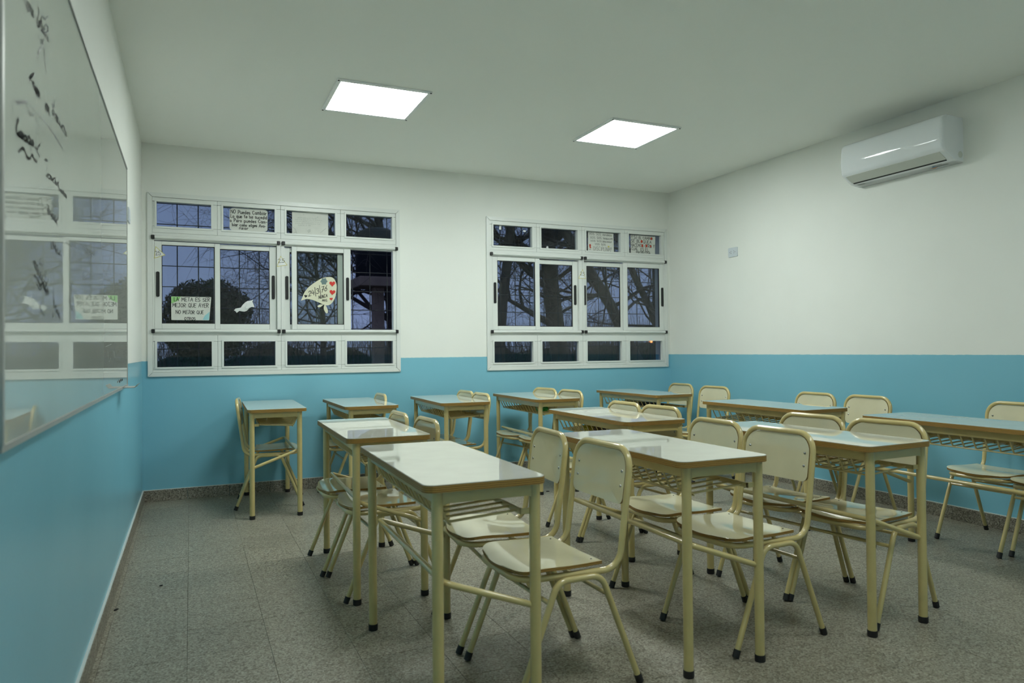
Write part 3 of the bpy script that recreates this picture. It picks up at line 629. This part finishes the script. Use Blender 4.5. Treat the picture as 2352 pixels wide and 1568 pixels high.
# ------------------------------------------------------------------ handwriting
def arc(cx, cy, rx, ry, a0, a1, n=9): return [(cx+rx*math.cos(math.radians(a0+(a1-a0)*k/n)), cy+ry*math.sin(math.radians(a0+(a1-a0)*k/n))) for k in range(n+1)]
O_ = arc(.3, .5, .28, .5, 90, 450, 12); o_ = arc(.22, .28, .2, .28, 90, 450, 10)
F = {  # glyph: (width, strokes)
 'A': (.6, [[(0, 0), (.3, 1), (.6, 0)], [(.1, .38), (.5, .38)]]), 'B': (.5, [[(0, 0), (0, 1)], [(0, 1)]+arc(.15, .76, .28, .24, 90, -90, 6)+[(0, .52)]+arc(.17, .26, .32, .26, 90, -90, 6)+[(0, 0)]]),
 'C': (.55, [arc(.3, .5, .3, .5, 50, 310)]), 'D': (.58, [[(0, 0), (0, 1)], [(0, 1)]+arc(.1, .5, .46, .5, 90, -90, 8)+[(0, 0)]]),
 'E': (.46, [[(.46, 1), (0, 1), (0, 0), (.46, 0)], [(0, .52), (.38, .52)]]), 'F': (.46, [[(.46, 1), (0, 1), (0, 0)], [(0, .52), (.36, .52)]]), 'H': (.52, [[(0, 0), (0, 1)], [(.52, 0), (.52, 1)], [(0, .5), (.52, .5)]]), 'I': (.14, [[(.07, 0), (.07, 1)]]),
 'J': (.45, [[(.1, 1), (.45, 1)], [(.32, 1), (.32, .2)]+arc(.16, .2, .16, .2, 0, -170, 5)]), 'L': (.42, [[(0, 1), (0, 0), (.42, 0)]]), 'M': (.7, [[(0, 0), (.08, 1), (.35, .35), (.62, 1), (.7, 0)]]),
 'N': (.55, [[(0, 0), (0, 1), (.55, 0), (.55, 1)]]), 'O': (.6, [O_]), 'P': (.48, [[(0, 0), (0, 1)]+arc(.2, .74, .28, .26, 90, -90, 7)+[(0, .48)]]), 'Q': (.64, [O_, [(.35, .25), (.62, -.08)]]),
 'R': (.52, [[(0, 0), (0, 1)]+arc(.2, .75, .28, .25, 90, -90, 7)+[(.02, .5), (.52, 0)]]), 'S': (.5, [arc(.26, .75, .24, .25, 40, 270, 7)+arc(.25, .25, .25, .25, 90, -140, 7)]), 'T': (.52, [[(0, 1), (.52, 1)], [(.26, 1), (.26, 0)]]),
 'U': (.52, [[(0, 1), (0, .25)]+arc(.26, .25, .26, .25, 180, 360, 7)+[(.52, 1)]]), 'V': (.55, [[(0, 1), (.27, 0), (.55, 1)]]), 'Y': (.55, [[(0, 1), (.27, .52), (.55, 1)], [(.27, .52), (.27, 0)]]), 'Z': (.5, [[(0, 1), (.5, 1), (0, 0), (.5, 0)]]), 'K': (.5, [[(0, 0), (0, 1)], [(.5, 1), (0, .45), (.5, 0)]]),
 'a': (.46, [o_, [(.42, .56), (.42, .06), (.48, 0)]]), 'b': (.44, [[(.02, 1), (.02, 0)], o_]), 'c': (.4, [arc(.22, .28, .2, .28, 50, 310)]), 'd': (.46, [o_, [(.43, 1), (.43, 0)]]), 'e': (.42, [[(.02, .3), (.42, .32)]+arc(.22, .28, .2, .28, 20, 320, 9)]),
 'g': (.46, [o_, [(.43, .56), (.43, -.2)]+arc(.22, -.2, .21, .18, 0, -160, 5)]), 'h': (.42, [[(.02, 1), (.02, 0)], [(.02, .4)]+arc(.21, .38, .19, .2, 150, 0, 5)+[(.4, 0)]]), 'i': (.12, [[(.06, 0), (.06, .55)], [(.05, .74), (.08, .77)]]), 'l': (.12, [[(.06, 0), (.06, 1)]]),
 'm': (.62, [[(.02, 0), (.02, .56)], [(.02, .4)]+arc(.16, .4, .14, .18, 150, 0, 4)+[(.3, 0)], [(.3, .4)]+arc(.45, .4, .15, .18, 150, 0, 4)+[(.6, 0)]]), 'n': (.42, [[(.02, 0), (.02, .56)], [(.02, .4)]+arc(.21, .38, .19, .2, 150, 0, 5)+[(.4, 0)]]), 'o': (.44, [o_]),
 'p': (.44, [[(.02, .58), (.02, -.4)], o_]), 'q': (.46, [o_, [(.43, .56), (.43, -.42)]]), 'r': (.32, [[(.03, .56), (.03, 0)], [(.03, .38), (.16, .55), (.32, .54)]]), 's': (.36, [arc(.2, .42, .17, .14, 40, 270, 5)+arc(.18, .14, .18, .14, 90, -150, 5)]), 't': (.36, [[(.16, .9), (.16, .1), (.3, 0)], [(0, .62), (.34, .62)]]),
 'u': (.44, [[(.02, .56), (.04, .15)]+arc(.22, .17, .18, .17, 190, 350, 5)+[(.42, .56)], [(.42, .56), (.43, 0)]]), 'v': (.4, [[(0, .56), (.2, 0), (.4, .56)]]), 'z': (.4, [[(0, .56), (.4, .56), (0, 0), (.4, 0)]]),
 '2': (.48, [arc(.23, .74, .22, .26, 165, -20, 7)+[(0, 0), (.48, 0)]]), '3': (.46, [arc(.2, .76, .22, .24, 150, -80, 7)+arc(.2, .27, .26, .27, 85, -150, 8)]), '4': (.5, [[(.12, 1), (0, .4), (.5, .4)], [(.4, .75), (.4, 0)]]), '5': (.48, [[(.46, 1), (.08, 1), (.05, .58)]+arc(.2, .31, .27, .31, 110, -150, 8)]),
 '6': (.48, [[(.42, 1), (.1, .5)]+arc(.24, .27, .23, .27, 150, 510, 10)]), '7': (.46, [[(0, 1), (.46, 1), (.12, 0)], [(.1, .5), (.42, .5)]]), '/': (.16, [[(0, 1.35), (.14, -.35)]]), '-': (.34, [[(.04, .3), (.3, .3)]]), '.': (.12, [[(.04, 0), (.08, .03)]]), '!': (.22, [[(.02, 1), (.2, 1), (.11, .28), (.02, 1)], [(.1, .02), (.13, .05)]]), ' ': (.36, [])}
def write(mb, text, u0, u1, v, h, to3, w, mi=0, rnd=None, sq=1.0):
    rnd = rnd or random.Random(len(text)); gap = .17
    tot = sum(F[c][0]+gap for c in text)-gap; k = (u1-u0)/tot; x = u0
    for c in text:
        wd_, st = F[c]; dv = rnd.uniform(-.05, .05)*h; ds = rnd.uniform(.93, 1.07); sl = rnd.uniform(-.06, .06)
        for s_ in st: ribbon(mb, [(x+(p[0]+sl*p[1])*k, v+dv+p[1]*h*ds) for p in s_], w, to3, mi)
        x += (wd_+gap)*k
def bil(quad):
    TL, TR, BR, BL = quad
    return lambda u, v: (BL*(1-u)+BR*u)*(1-v)+(TL*(1-u)+TR*u)*v
def sheet(name, label, cat, pxquad, y, mt='paper', round_=.0, wob=.0, seed=1):
    quad = [px(*p, 1, y) for p in pxquad]; B = bil(quad); rnd = random.Random(seed)
    wm = (quad[1]-quad[0]).length; hm = (quad[0]-quad[3]).length
    ol = rrect(0, 0, 1, 1, max(round_, .004), 4)
    if round_: ol = [(.5+(a-.5), .5+(b-.5)) for a, b in ol]
    ol = [(a+rnd.uniform(-wob, wob), b+rnd.uniform(-wob, wob)) for a, b in ol]
    mb = MB(); n_ = len(ol); P = [B(a, b) for a, b in ol]
    mb.add([(p.x, y, p.z) for p in P]+[(p.x, y-.0006, p.z) for p in P], [tuple(range(n_)), tuple(range(2*n_-1, n_-1, -1))]+[(k, (k+1) % n_, n_+(k+1) % n_, n_+k) for k in range(n_)])
    o = mb.build(name, mt); tag(o, label, cat)
    def to3(p, lift=.0003):
        q = B(p[0]/wm, p[1]/hm); return (q.x, y-.0006-lift, q.z)
    return o, to3, wm, hm
def lines(o, to3, wm, hm, L, w, mt='pen', name='written_word', seed=3):
    rnd = random.Random(seed)
    for t, u0, u1, v, h in L:
        tot = sum(F[c][0]+.17 for c in t)-.17; k = (u1-u0)/tot; x = 0   # every word a part of its own
        for word in t.split(' '):
            l_ = sum(F[c][0]+.17 for c in word)-.17
            mb = MB(); write(mb, word, (u0+x*k)*wm, (u0+(x+l_)*k)*wm, v*hm, h*hm, to3, w, 0, rnd); mb.build(name, mt, o)
            x += l_+.17+F[' '][0]+.17
def blob(mb, to3, pts, lift=.0003): mb.add([to3(p, lift) for p in pts], [tuple(range(len(pts)))])
YG = .0275      # room-side face of fixed panes
YS = .0035      # room-side face of front sash panes
o, t3, wm, hm = sheet('paper_sign', 'white paper sign reading LA META ES SER MEJOR on window pane', 'paper sign', [(393.2, 680.5), (485.3, 682.3), (480.6, 735.5), (393.5, 734.7)], YS, round_=.02, seed=2)
lines(o, t3, wm, hm, [('LA META ES SER', .07, .97, .81, .15), ('MEJOR QUE AYER', .03, .95, .55, .16), ('NO MEJOR QUE', .12, .83, .27, .145), ('OTROS', .34, .63, .01, .11)], .0038)
q = MB(); blob(q, lambda p, l=.0001: t3((p[0]*wm, p[1]*hm), .00012), [(.005, .995), (.24, .995), (.17, .82), (.06, .74), (.005, .70)]); q.build('green_corner', 'green', o)
q = MB(); blob(q, lambda p, l=.0001: t3((p[0]*wm, p[1]*hm), .00012), [(.99, .02), (.82, .02), (.87, .2), (.94, .3), (.99, .38)]); q.build('blue_corner', 'cyan', o)
o, t3, wm, hm = sheet('paper_sign', 'rounded paper sign reading NO Puedes Cambiar in upper window pane', 'paper sign', [(527.4, 476.6), (614.6, 481.7), (614.3, 533.0), (527.2, 529.0)], YG, round_=.12, seed=3)
lines(o, t3, wm, hm, [('NO Puedes Cambiar', .03, .97, .755, .155), ('Lo que te ha sucedid', .03, .98, .575, .145), ('o Pero puedes Cam-', .01, .985, .385, .14), ('biar como eliges Ava-', .07, .95, .205, .125), ('nzar', .25, .49, .07, .115)], .0042, seed=5)
q = MB()
for k in range(5):
    v = (.70, .52, .33, .155, .90)[k]; write_pts = [(.04+.92*i/26, v+.012*math.sin(i*1.9)) for i in range(27)]
    for i in range(0, 26, 2): ribbon(q, [(write_pts[i][0]*wm, write_pts[i][1]*hm), (write_pts[i+1][0]*wm, write_pts[i+1][1]*hm)], .0013, t3)
q.build('pencil_lines', 'faint', o)
o, t3, wm, hm = sheet('paper_sign', 'white paper sign with faint grey pencil lines in upper window pane', 'paper sign', [(670.8, 486), (753.5, 489.3), (754, 540.4), (671, 537.2)], YG, seed=4)
q = MB(); rnd = random.Random(9)
for v, a, b in ((.72, .15, .64), (.64, .08, .80), (.555, .06, .78), (.47, .08, .76), (.39, .16, .5)):
    u = a
    while u < b:
        l = rnd.uniform(.02, .05); ribbon(q, [((u+l*i/5)*wm, (v+.035*rnd.random())*hm) for i in range(6)], .0016, t3); u += l+rnd.uniform(.006, .03)
for pts in ([(.02, .3), (.08, .22), (.12, .06)], [(.03, .03), (.10, .09), (.13, .02)], [(.42, .14), (.46, .22), (.5, .16), (.44, .10), (.50, .24)], [(.78, .1), (.85, .2), (.93, .3)], [(.31, .88), (.33, .92)], [(.69, .78), (.71, .82)]): ribbon(q, [(a*wm, b*hm) for a, b in curve(pts)], .0025, t3)
q.build('pencil_writing', 'faint', o)
o, t3, wm, hm = sheet('paper_sign', 'paper sign reading VOS SOS and DISCIPLINA beside red lettered sign', 'paper sign', [(1350.5, 531.8), (1408.6, 536.6), (1409.8, 579.4), (1350.2, 576.2)], YG, wob=.004, seed=6)
lines(o, t3, wm, hm, [('VOS SOS', .05, .50, .85, .12), ('ESFUERZO', .58, .93, .85, .075), ('VOS SOS', .09, .52, .655, .11), ('TRABAJO!!', .58, .96, .655, .085), ('VOS SOS', .10, .52, .50, .085), ('DESCANSO!', .57, .92, .50, .07), ('VOS SOS', .27, .68, .34, .09), ('DISCIPLINA!', .22, .90, .05, .20)], .0026)
q = MB(); blob(q, t3, [(x*wm, y*hm) for x, y in ((.045, .32), (.07, .37), (.105, .36), (.12, .30), (.105, .24), (.125, .18), (.10, .14), (.07, .16), (.06, .23))]); q.build('red_bulb', 'rednib', o)
q = MB(); blob(q, t3, [(x*wm, y*hm) for x, y in ((.76, .30), (.80, .34), (.84, .30), (.82, .25), (.78, .25))]); blob(q, t3, [(x*wm, y*hm) for x, y in ((.88, .865), (.93, .875), (.90, .895))]); q.build('yellow_dots', 'yellow', o)
q = MB(); blob(q, t3, [(x*wm, y*hm) for x, y in ((.06, .075), (.11, .075), (.11, .095), (.06, .095))]); q.build('bulb_base', 'pen', o)
o, t3, wm, hm = sheet('paper_sign', 'paper sign with bold letters and red-filled circles in corner window pane', 'paper sign', [(1448.2, 538.8), (1505, 543.4), (1504.4, 585.6), (1448.8, 582.2)], YG, wob=.004, seed=7)
lines(o, t3, wm, hm, [('Y', .03, .09, .80, .18), ('SI', .13, .25, .80, .18), ('EL CAMINO', .33, .88, .81, .13), ('SE BLOQUEA', .02, .84, .60, .16), ('HACEMOS OTRO Y', .02, .97, .38, .17), ('CUAL', .03, .29, .20, .14), ('ES', .40, .53, .18, .15), ('EL', .60, .76, .17, .15), ('PROBLEMA', .22, .80, .03, .12)], .0042, seed=8)
q = MB()
for a, b, s in ((.84, .875, .048), (.44, .685, .055), (.47, .465, .052), (.64, .465, .052), (.815, .46, .042)): blob(q, t3, [(a*wm+s*wm*.75*math.cos(k*.524), b*hm+s*hm*1.5*math.sin(k*.524)) for k in range(12)], .0006)
q.build('red_circles', 'rednib', o)
# triangle tags with 25
for i, (tri, lab) in enumerate((([(357.3, 565.2), (380.2, 585.8), (353.7, 593.4)], 'tilted yellow-edged paper triangle numbered 25 beside the whiteboard wall'), ([(644.7, 587.3), (660.2, 609.0), (635.6, 612.4)], 'upright yellow-edged paper triangle numbered 25 on open-sash window mullion'), ([(1338.5, 617.8), (1345.4, 640.3), (1328.3, 639.2)], 'yellow-edged paper triangle numbered 25 on the closed corner window mullion'))):
    yy = -.0082; P = [px(*p, 1, yy) for p in tri]; cc = (P[0]+P[1]+P[2])/3
    mb = MB(); mb.prism([(p.x, p.z) for p in P], 1, yy-.0006, yy); o = mb.build('number_tag', 'yellow'); tag(o, lab, 'paper tag')
    I = [cc+(p-cc)*.86 for p in P]; q = MB(); q.prism([(p.x, p.z) for p in I], 1, yy-.0009, yy-.0005); q.build('tag_face', 'white', o)
    ax = (P[1]-P[2]).normalized(); up = (P[0]-P[2]-ax*(P[0]-P[2]).dot(ax)).normalized(); bw = (P[1]-P[2]).length; hh = (P[0]-P[2]).dot(up); f0 = (P[0]-P[2]).dot(ax)
    org = P[2]; q = MB()
    if i == 0: ax = Vector((.985, 0, .17)).normalized(); up = Vector((-.17, 0, .985)); org = cc-ax*.020-up*.020; write(q, '25', 0, .034, .006, .030, lambda p: tuple(org+ax*p[0]+up*p[1]+Vector((0, -.0012, 0))), .003)
    else: c0 = f0*.5+bw*.25; write(q, '25', c0-.021*bw/.075, c0+.021*bw/.075, hh*.34, hh*.33, lambda p: tuple(org+ax*p[0]+up*p[1]+Vector((0, -.0012, 0))), .003)
    q.build('number', 'pen', o)
# cut-out paper kerchief with hearts
K = lambda x, y: (680+x*.06377, 625+y*.06377)
def cut(pts, y, th): return [(px(*K(*p), 1, y).x, px(*K(*p), 1, y).z) for p in pts]
body = [(170,1025),(250,850),(300,730),(420,570),(600,420),(800,290),(950,210),(1100,180),(1250,175),(1360,230),(1430,350),(1465,500),(1450,700),(1410,900),(1330,1060),(1230,1160),(1120,1195),(1000,1165),(800,1080),(600,1000),(400,965),(300,985)]
o = MB().prism(cut(curve(body+[body[0]], 3)[:-1], YS, 0), 1, YS-.0008, YS).build('paper_kerchief', 'paper2'); tag(o, 'cream cut-out paper kerchief with hearts and date 24/3/76', 'paper cutout')
for pts in ([(995,1163),(930,1155),(850,1165),(790,1200),(768,1225),(800,1265),(880,1255)], [(1020,1180),(1060,1185),(1110,1270),(1145,1370),(1145,1450),(1105,1490),(1050,1440),(1000,1340),(995,1260)]):
    MB().prism(cut(pts, YS, 0), 1, YS-.0012, YS-.0002).build('knot_tail', 'paper2', o)
def heart(cx, cy, s, rot=0):
    r_ = []
    for k in range(28):
        t = 2*math.pi*k/28; x = 16*math.sin(t)**3; y = 13*math.cos(t)-5*math.cos(2*t)-2*math.cos(3*t)-math.cos(4*t); a = math.radians(rot)
        r_.append((cx+(x*math.cos(a)-y*math.sin(a))*s/16, cy-(x*math.sin(a)+y*math.cos(a))*s/16))
    return r_
for cx, cy, s, a in ((1303, 412, 105, 0), (1308, 722, 105, -6), (1268, 960, 56, 8)): MB().prism(cut(heart(cx, cy, s, a), YS, 0), 1, YS-.0035, YS-.0006).build('red_heart', 'red', o)
MB().prism(cut(heart(348, 862, 56, -12), YS, 0), 1, YS-.0014, YS-.0006).build('black_heart', 'pen', o)
MB().prism(cut([(1005+115*(1+.14*math.cos(6*a*.2618))*math.cos(a*.2618), 330+118*(1+.14*math.cos(6*a*.2618))*math.sin(a*.2618)) for a in range(24)], YS, 0), 1, YS-.0012, YS-.0006).build('grey_flower', 'slate', o)
q = MB()
def kt(x0, y0, ang):
    a = math.radians(ang)
    def f_(p):
        w_ = px(*K(x0+p[0]*math.cos(a), y0-p[0]*math.sin(a)-p[1]), 1, YS); return (w_.x, YS-.0013, w_.z)
    return f_
for t_, l_, h_, k_, w_ in (('24/3/76', 690, 190, kt(450, 865, 17), 22), ('NUNCA', 320, 105, kt(815, 960, 13), 18), ('MAS', 170, 80, kt(945, 1055, 2), 15)):
    q = MB(); write(q, t_, 0, l_, 0, h_, k_, w_); q.build('written_word', 'pen', o)
# paper dove
Kd = lambda x, y: (340+x*.14456, 550+y*.14456)
YB = .0335
dv = [(1365,1125),(1390,1096),(1440,1088),(1470,1085),(1500,1040),(1540,1000),(1580,975),(1620,972),(1672,958),(1655,985),(1668,1010),(1690,1070),(1640,1072),(1610,1090),(1565,1135),(1530,1145),(1490,1140),(1430,1130),(1408,1165),(1392,1140)]
P = [px(*Kd(*p), 1, YB) for p in dv]; cc = sum(P, Vector())/len(P); mb = MB(); n_ = len(P)
mb.add([(p.x, YB-.0006, p.z) for p in P]+[(cc.x, YB-.012, cc.z)], [(k, (k+1) % n_, n_) for k in range(n_)]); mb.add([(p.x, YB, p.z) for p in P], [tuple(range(n_))])
o = mb.build('paper_dove', 'white'); tag(o, 'white folded paper dove stuck on the window pane', 'paper cutout')
MB().prism([(px(*Kd(*p), 1, YB).x, px(*Kd(*p), 1, YB).z) for p in ((1580,1010),(1640,995),(1678,1062),(1620,1078),(1570,1100),(1545,1090))], 1, YB-.016, YB-.0148).build('wing', 'white', o)
# tape scraps left on the corner window
for i, (qd, lab) in enumerate((([(1147, 518), (1151.5, 518), (1151.5, 528), (1146, 526.5)], 'torn white tape strip at top of corner window pane'), ([(1201.5, 528.3), (1208, 529), (1207, 532.6), (1201.8, 531.8)], 'small torn tape scrap on upper corner window pane'), ([(1254.2, 569), (1256.5, 564.6), (1259.2, 566), (1259.4, 570)], 'small torn tape scrap at foot of upper window pane'))):
    sheet('tape_scrap', lab, 'tape', qd, YG, 'white', wob=.05, seed=30+i)
# ------------------------------------------------------------------ outdoors
g = MB(); g.add([(-60, TW, -.3), (90, TW, -.3), (90, 120, -.3), (-60, 120, -.3)], [(0, 1, 2, 3)]); tag(g.build('ground', 'earth'), 'dark open ground outside the windows', 'ground', kind='structure')
def branch(mb, p, d, L, r, depth, rnd, twigs=4, grav=.02):
    seg = 5 if depth > 1 else 4; pts = [p.copy()]; rs = [r]; d = d.normalized(); q = p.copy(); kids = []
    for i in range(seg):
        d = (d + Vector((rnd.gauss(0, .16), rnd.gauss(0, .12), rnd.gauss(0, .13)+grav))).normalized(); q = q + d*(L/seg); pts.append(q.copy()); rs.append(r*(1-.72*(i+1)/seg)); kids.append((q.copy(), d.copy(), rs[-1]))
    mb.tube(pts, rs, 6 if r > .03 else (4 if r > .012 else 3), caps=False)
    if depth <= 0: return
    for k in range(twigs):
        a, dd, rr = kids[rnd.randrange(1, seg)]
        ax = Vector((rnd.gauss(0, 1), rnd.gauss(0, .6), rnd.gauss(0, 1))).normalized(); nd = (dd*.75 + ax*.85).normalized()
        branch(mb, a, nd, L*rnd.uniform(.45, .75), max(rr*.75, .0035), depth-1, rnd, twigs, grav)
def bare_tree(label, pts, Y, widths, seed, nbr, blen, depth=3, grav=.02, extra=()):
    rnd = random.Random(seed); P = [px(u, w, 1, Y+rnd.uniform(-.15, .15)) for u, w in pts]; base = Vector((P[0].x+(P[0].x-P[1].x)*.2, Y, -.3))
    root = empty('bare_tree'); tag(root, label, 'tree', 'leafless trees outside the windows')
    sk = [base]+P; rs = [widths[0]*1.15]+[widths[0]+(widths[1]-widths[0])*k/(len(P)-1) for k in range(len(P))]
    mb = MB(); q = [tuple(v) for v in sk]; mb.tube(q, rs, 10); mb.build('trunk', 'bark', root)
    mb = MB(); top = sk[-1]
    for k in range(nbr):
        i = rnd.uniform(.35, 1)*(len(sk)-1); a = int(min(i, len(sk)-2)); t = i-a; p = sk[a].lerp(sk[a+1], t); r = (rs[a]*(1-t)+rs[a+1]*t)*rnd.uniform(.22, .5)
        d = Vector((rnd.choice((-1, 1))*rnd.uniform(.5, 1.2), rnd.gauss(0, .5), rnd.uniform(.1, 1.0))); branch(mb, p, d, blen*rnd.uniform(.6, 1.2), r, depth, rnd, 5, grav)
    d0 = (sk[-1]-sk[-2]).normalized()
    for k in range(3): branch(mb, top, d0+Vector((rnd.gauss(0, .4), rnd.gauss(0, .3), .2)), blen*1.2, rs[-1]*.7, depth, rnd, 5, grav)
    for (u0, w0, u1, w1, r) in extra:
        a = px(u0, w0, 1, Y); b = px(u1, w1, 1, Y+rnd.uniform(-.6, .6)); branch(mb, a, b-a, (b-a).length, r, depth, rnd, 5, grav)
    mb.build('branches', 'bark', root); rebase(root, base)
bare_tree('leafless tree with slanted trunk outside corner window, beside its left jamb', [(1148, 800), (1154, 700), (1165, 600), (1172, 530), (1186, 440)], 4.2, (.085, .07), 11, 9, 1.6)
bare_tree('thick-trunked leafless tree outside the middle of the corner window', [(1287, 820), (1275, 740), (1264, 650), (1258, 560), (1250, 440)], 4.6, (.16, .12), 12, 12, 1.8, extra=((1262, 680, 1330, 650, .03), (1270, 700, 1190, 640, .03), (1258, 600, 1320, 540, .04)))
bare_tree('leaning leafless tree outside corner window, crossing diagonally', [(1475, 850), (1432, 765), (1402, 700), (1368, 645), (1335, 590), (1290, 520), (1250, 470)], 3.8, (.10, .07), 13, 12, 1.6, extra=((1370, 650, 1310, 660, .03), (1400, 700, 1380, 560, .03)))
bare_tree('slim leaning leafless tree outside corner window, near the wall corner', [(1530, 830), (1512, 760), (1490, 700), (1462, 645), (1440, 590), (1415, 530)], 4.4, (.07, .05), 14, 10, 1.5)
bare_tree('upright slender leafless tree outside the corner of the room', [(1508, 820), (1504, 700), (1503, 600), (1500, 500)], 5.2, (.05, .04), 15, 8, 1.5)
bare_tree('leafless tree behind water tower, outside the open sash', [(905, 830), (897, 700), (885, 600), (868, 500)], 9.0, (.12, .09), 16, 16, 2.6, 3, extra=((890, 640, 700, 600, .05), (885, 600, 640, 540, .045), (880, 590, 560, 510, .035), (880, 600, 520, 590, .03), (890, 660, 700, 690, .04), (893, 690, 760, 640, .04), (870, 520, 600, 460, .04), (870, 500, 760, 440, .05)))
bare_tree('leafless tree far behind the paper kerchief window sash', [(742, 840), (744, 760), (738, 690), (726, 620)], 12.5, (.09, .05), 17, 18, 2.2, 3)
# leafy tree
rnd = random.Random(5); ctr = px(478, 724, 1, 14.0); root = empty('leafy_tree', (0, 0, 0)); tag(root, 'dark round-crowned leafy tree behind the window with paper dove', 'tree')
MB().tube([(ctr.x, 14, -.3), (ctr.x+.04, 14, .6), (ctr.x, 14, ctr.z)], [.13, .10, .06], 8).build('trunk', 'bark', root)
mb = MB(); RX = (px(582, 724, 1, 14.0)-ctr).x; RZ = (px(478, 640, 1, 14.0)-ctr).z
lumps = [(0, 0, 1)]+[(rnd.uniform(-.75, .75), rnd.uniform(-.9, .62), rnd.uniform(.3, .5)) for _ in range(22)]
for k in range(15000):
    lx, lz, ls = lumps[rnd.randrange(len(lumps))] if rnd.random() < .75 else lumps[0]
    th, ph = rnd.uniform(0, 2*math.pi), math.acos(rnd.uniform(-1, 1)); rr = rnd.uniform(.72, 1.02)*ls
    u = lx*.75+rr*math.sin(ph)*math.cos(th); v = lz*.7+rr*math.cos(ph); w_ = rr*math.sin(ph)*math.sin(th)
    if u*u+v*v > 1.06: continue
    p = Vector((ctr.x+u*RX, 14+w_*RX, ctr.z+v*RZ*(1 if v > 0 else 1.5))); s = rnd.uniform(.045, .085)
    a = Vector((rnd.gauss(0, 1), rnd.gauss(0, 1), rnd.gauss(0, 1))).normalized()*s; b = a.orthogonal().normalized()*s*.45
    mb.add([p-a, p+b, p+a, p-b], [(0, 1, 2, 3)])
o = mb.build('foliage', 'leaf', root); o['kind'] = 'stuff'
MB().add([(0, 0, 0)], []) 
core = MB(); rings_ = 10
vs = []
for i in range(rings_+1):
    ph = math.pi*i/rings_
    for k in range(14):
        th = 2*math.pi*k/14; vs.append((ctr.x+.74*RX*math.sin(ph)*math.cos(th), 14+.74*RX*math.sin(ph)*math.sin(th), ctr.z+.74*RZ*math.cos(ph)*(1 if ph < 1.6 else 1.5)))
core.add(vs, [(i*14+k, i*14+(k+1) % 14, (i+1)*14+(k+1) % 14, (i+1)*14+k) for i in range(rings_) for k in range(14)]); core.build('inner_crown', 'leaf', root)
# water tower
YT = 8.0; pc = px(868, 740, 1, YT); pw = (px(880, 740, 1, YT)-px(856, 740, 1, YT)).x/2; zt = px(868, 661, 1, YT).z; zp = px(868, 640, 1, YT).z; hw_ = pc.x-px(815, 650, 1, YT).x
root = empty('water_tower', (pc.x, YT, -.3)); tag(root, 'small concrete water tower with dark tank outside open sash', 'water tower')
z0_ = .3
MB().cbox((-pw, -pw, 0), (pw, pw, zt+z0_), .01).build('post', 'concrete', root)
MB().cbox((-hw_, -hw_, zt+z0_), (hw_, hw_, zp+z0_), .01).build('platform', 'concrete', root)
zt2 = zp+z0_; mb = MB(); mb.tube([(0, 0, zt2), (0, 0, zt2+.02), (0, 0, zt2+.45), (0, 0, zt2+.47), (0, 0, zt2+.9), (0, 0, zt2+1.0)], [hw_*.9, hw_*.95, hw_*.95, hw_*.98, hw_*.95, hw_*.5], 24); mb.build('tank', 'tank', root)
# thicket far behind
rnd = random.Random(21); mb = MB()
for k in range(5200):
    x = rnd.uniform(-4, 24); y = rnd.uniform(17, 22); h = rnd.uniform(.9, 2.7)+.35*math.sin(x*.9); p = Vector((x, y, -.3)); d = Vector((rnd.gauss(0, .28), rnd.gauss(0, .2), 1)); q = p+d*h*.55; r_ = q+Vector((rnd.gauss(0, .3), 0, 1)).normalized()*h*.6
    w_ = rnd.uniform(.008, .02); mb.tube([p, q, r_], [w_, w_*.7, w_*.25], 3, caps=False)
o = mb.build('thicket', 'scrub'); tag(o, 'tangled brown thicket at far edge of the ground outside', 'thicket', kind='stuff')
mb = MB(); N_ = 60
pts = [(-6+34*i/N_, 1.15+.25*math.sin(i*1.3)+.2*math.sin(i*.47)) for i in range(N_+1)]
vs = [(x, 20+.4*math.sin(i), -.3) for i, (x, z) in enumerate(pts)]+[(x, 20+.4*math.sin(i), z) for i, (x, z) in enumerate(pts)]+[(x, 22.5, z*.9) for x, z in pts]+[(x, 22.5, -.3) for x, z in pts]
n_ = N_+1; mb.add(vs, [(a*n_+i, a*n_+i+1, (a+1)*n_+i+1, (a+1)*n_+i) for a in range(3) for i in range(N_)]); tag(mb.build('hedge', 'leaf'), 'low dark hedge at the far edge of the ground outside', 'hedge')
# small warm street light far away
p = px(1495, 784, 1, 18.5); lr = empty('street_lamp', (p.x, 18.5, -.3)); tag(lr, 'far orange street lamp seen through the corner window', 'street lamp')
MB().tube([(0, .05, 0), (0, .05, p.z+.32)], .03, 6).build('lamp_post', 'iron', lr)
M['orange'] = emis('orange_lamp', (1, .3, .05), 3); MB().cbox((-.05, -.04, p.z+.26), (.05, .06, p.z+.34), .01).build('lamp_head', 'orange', lr)
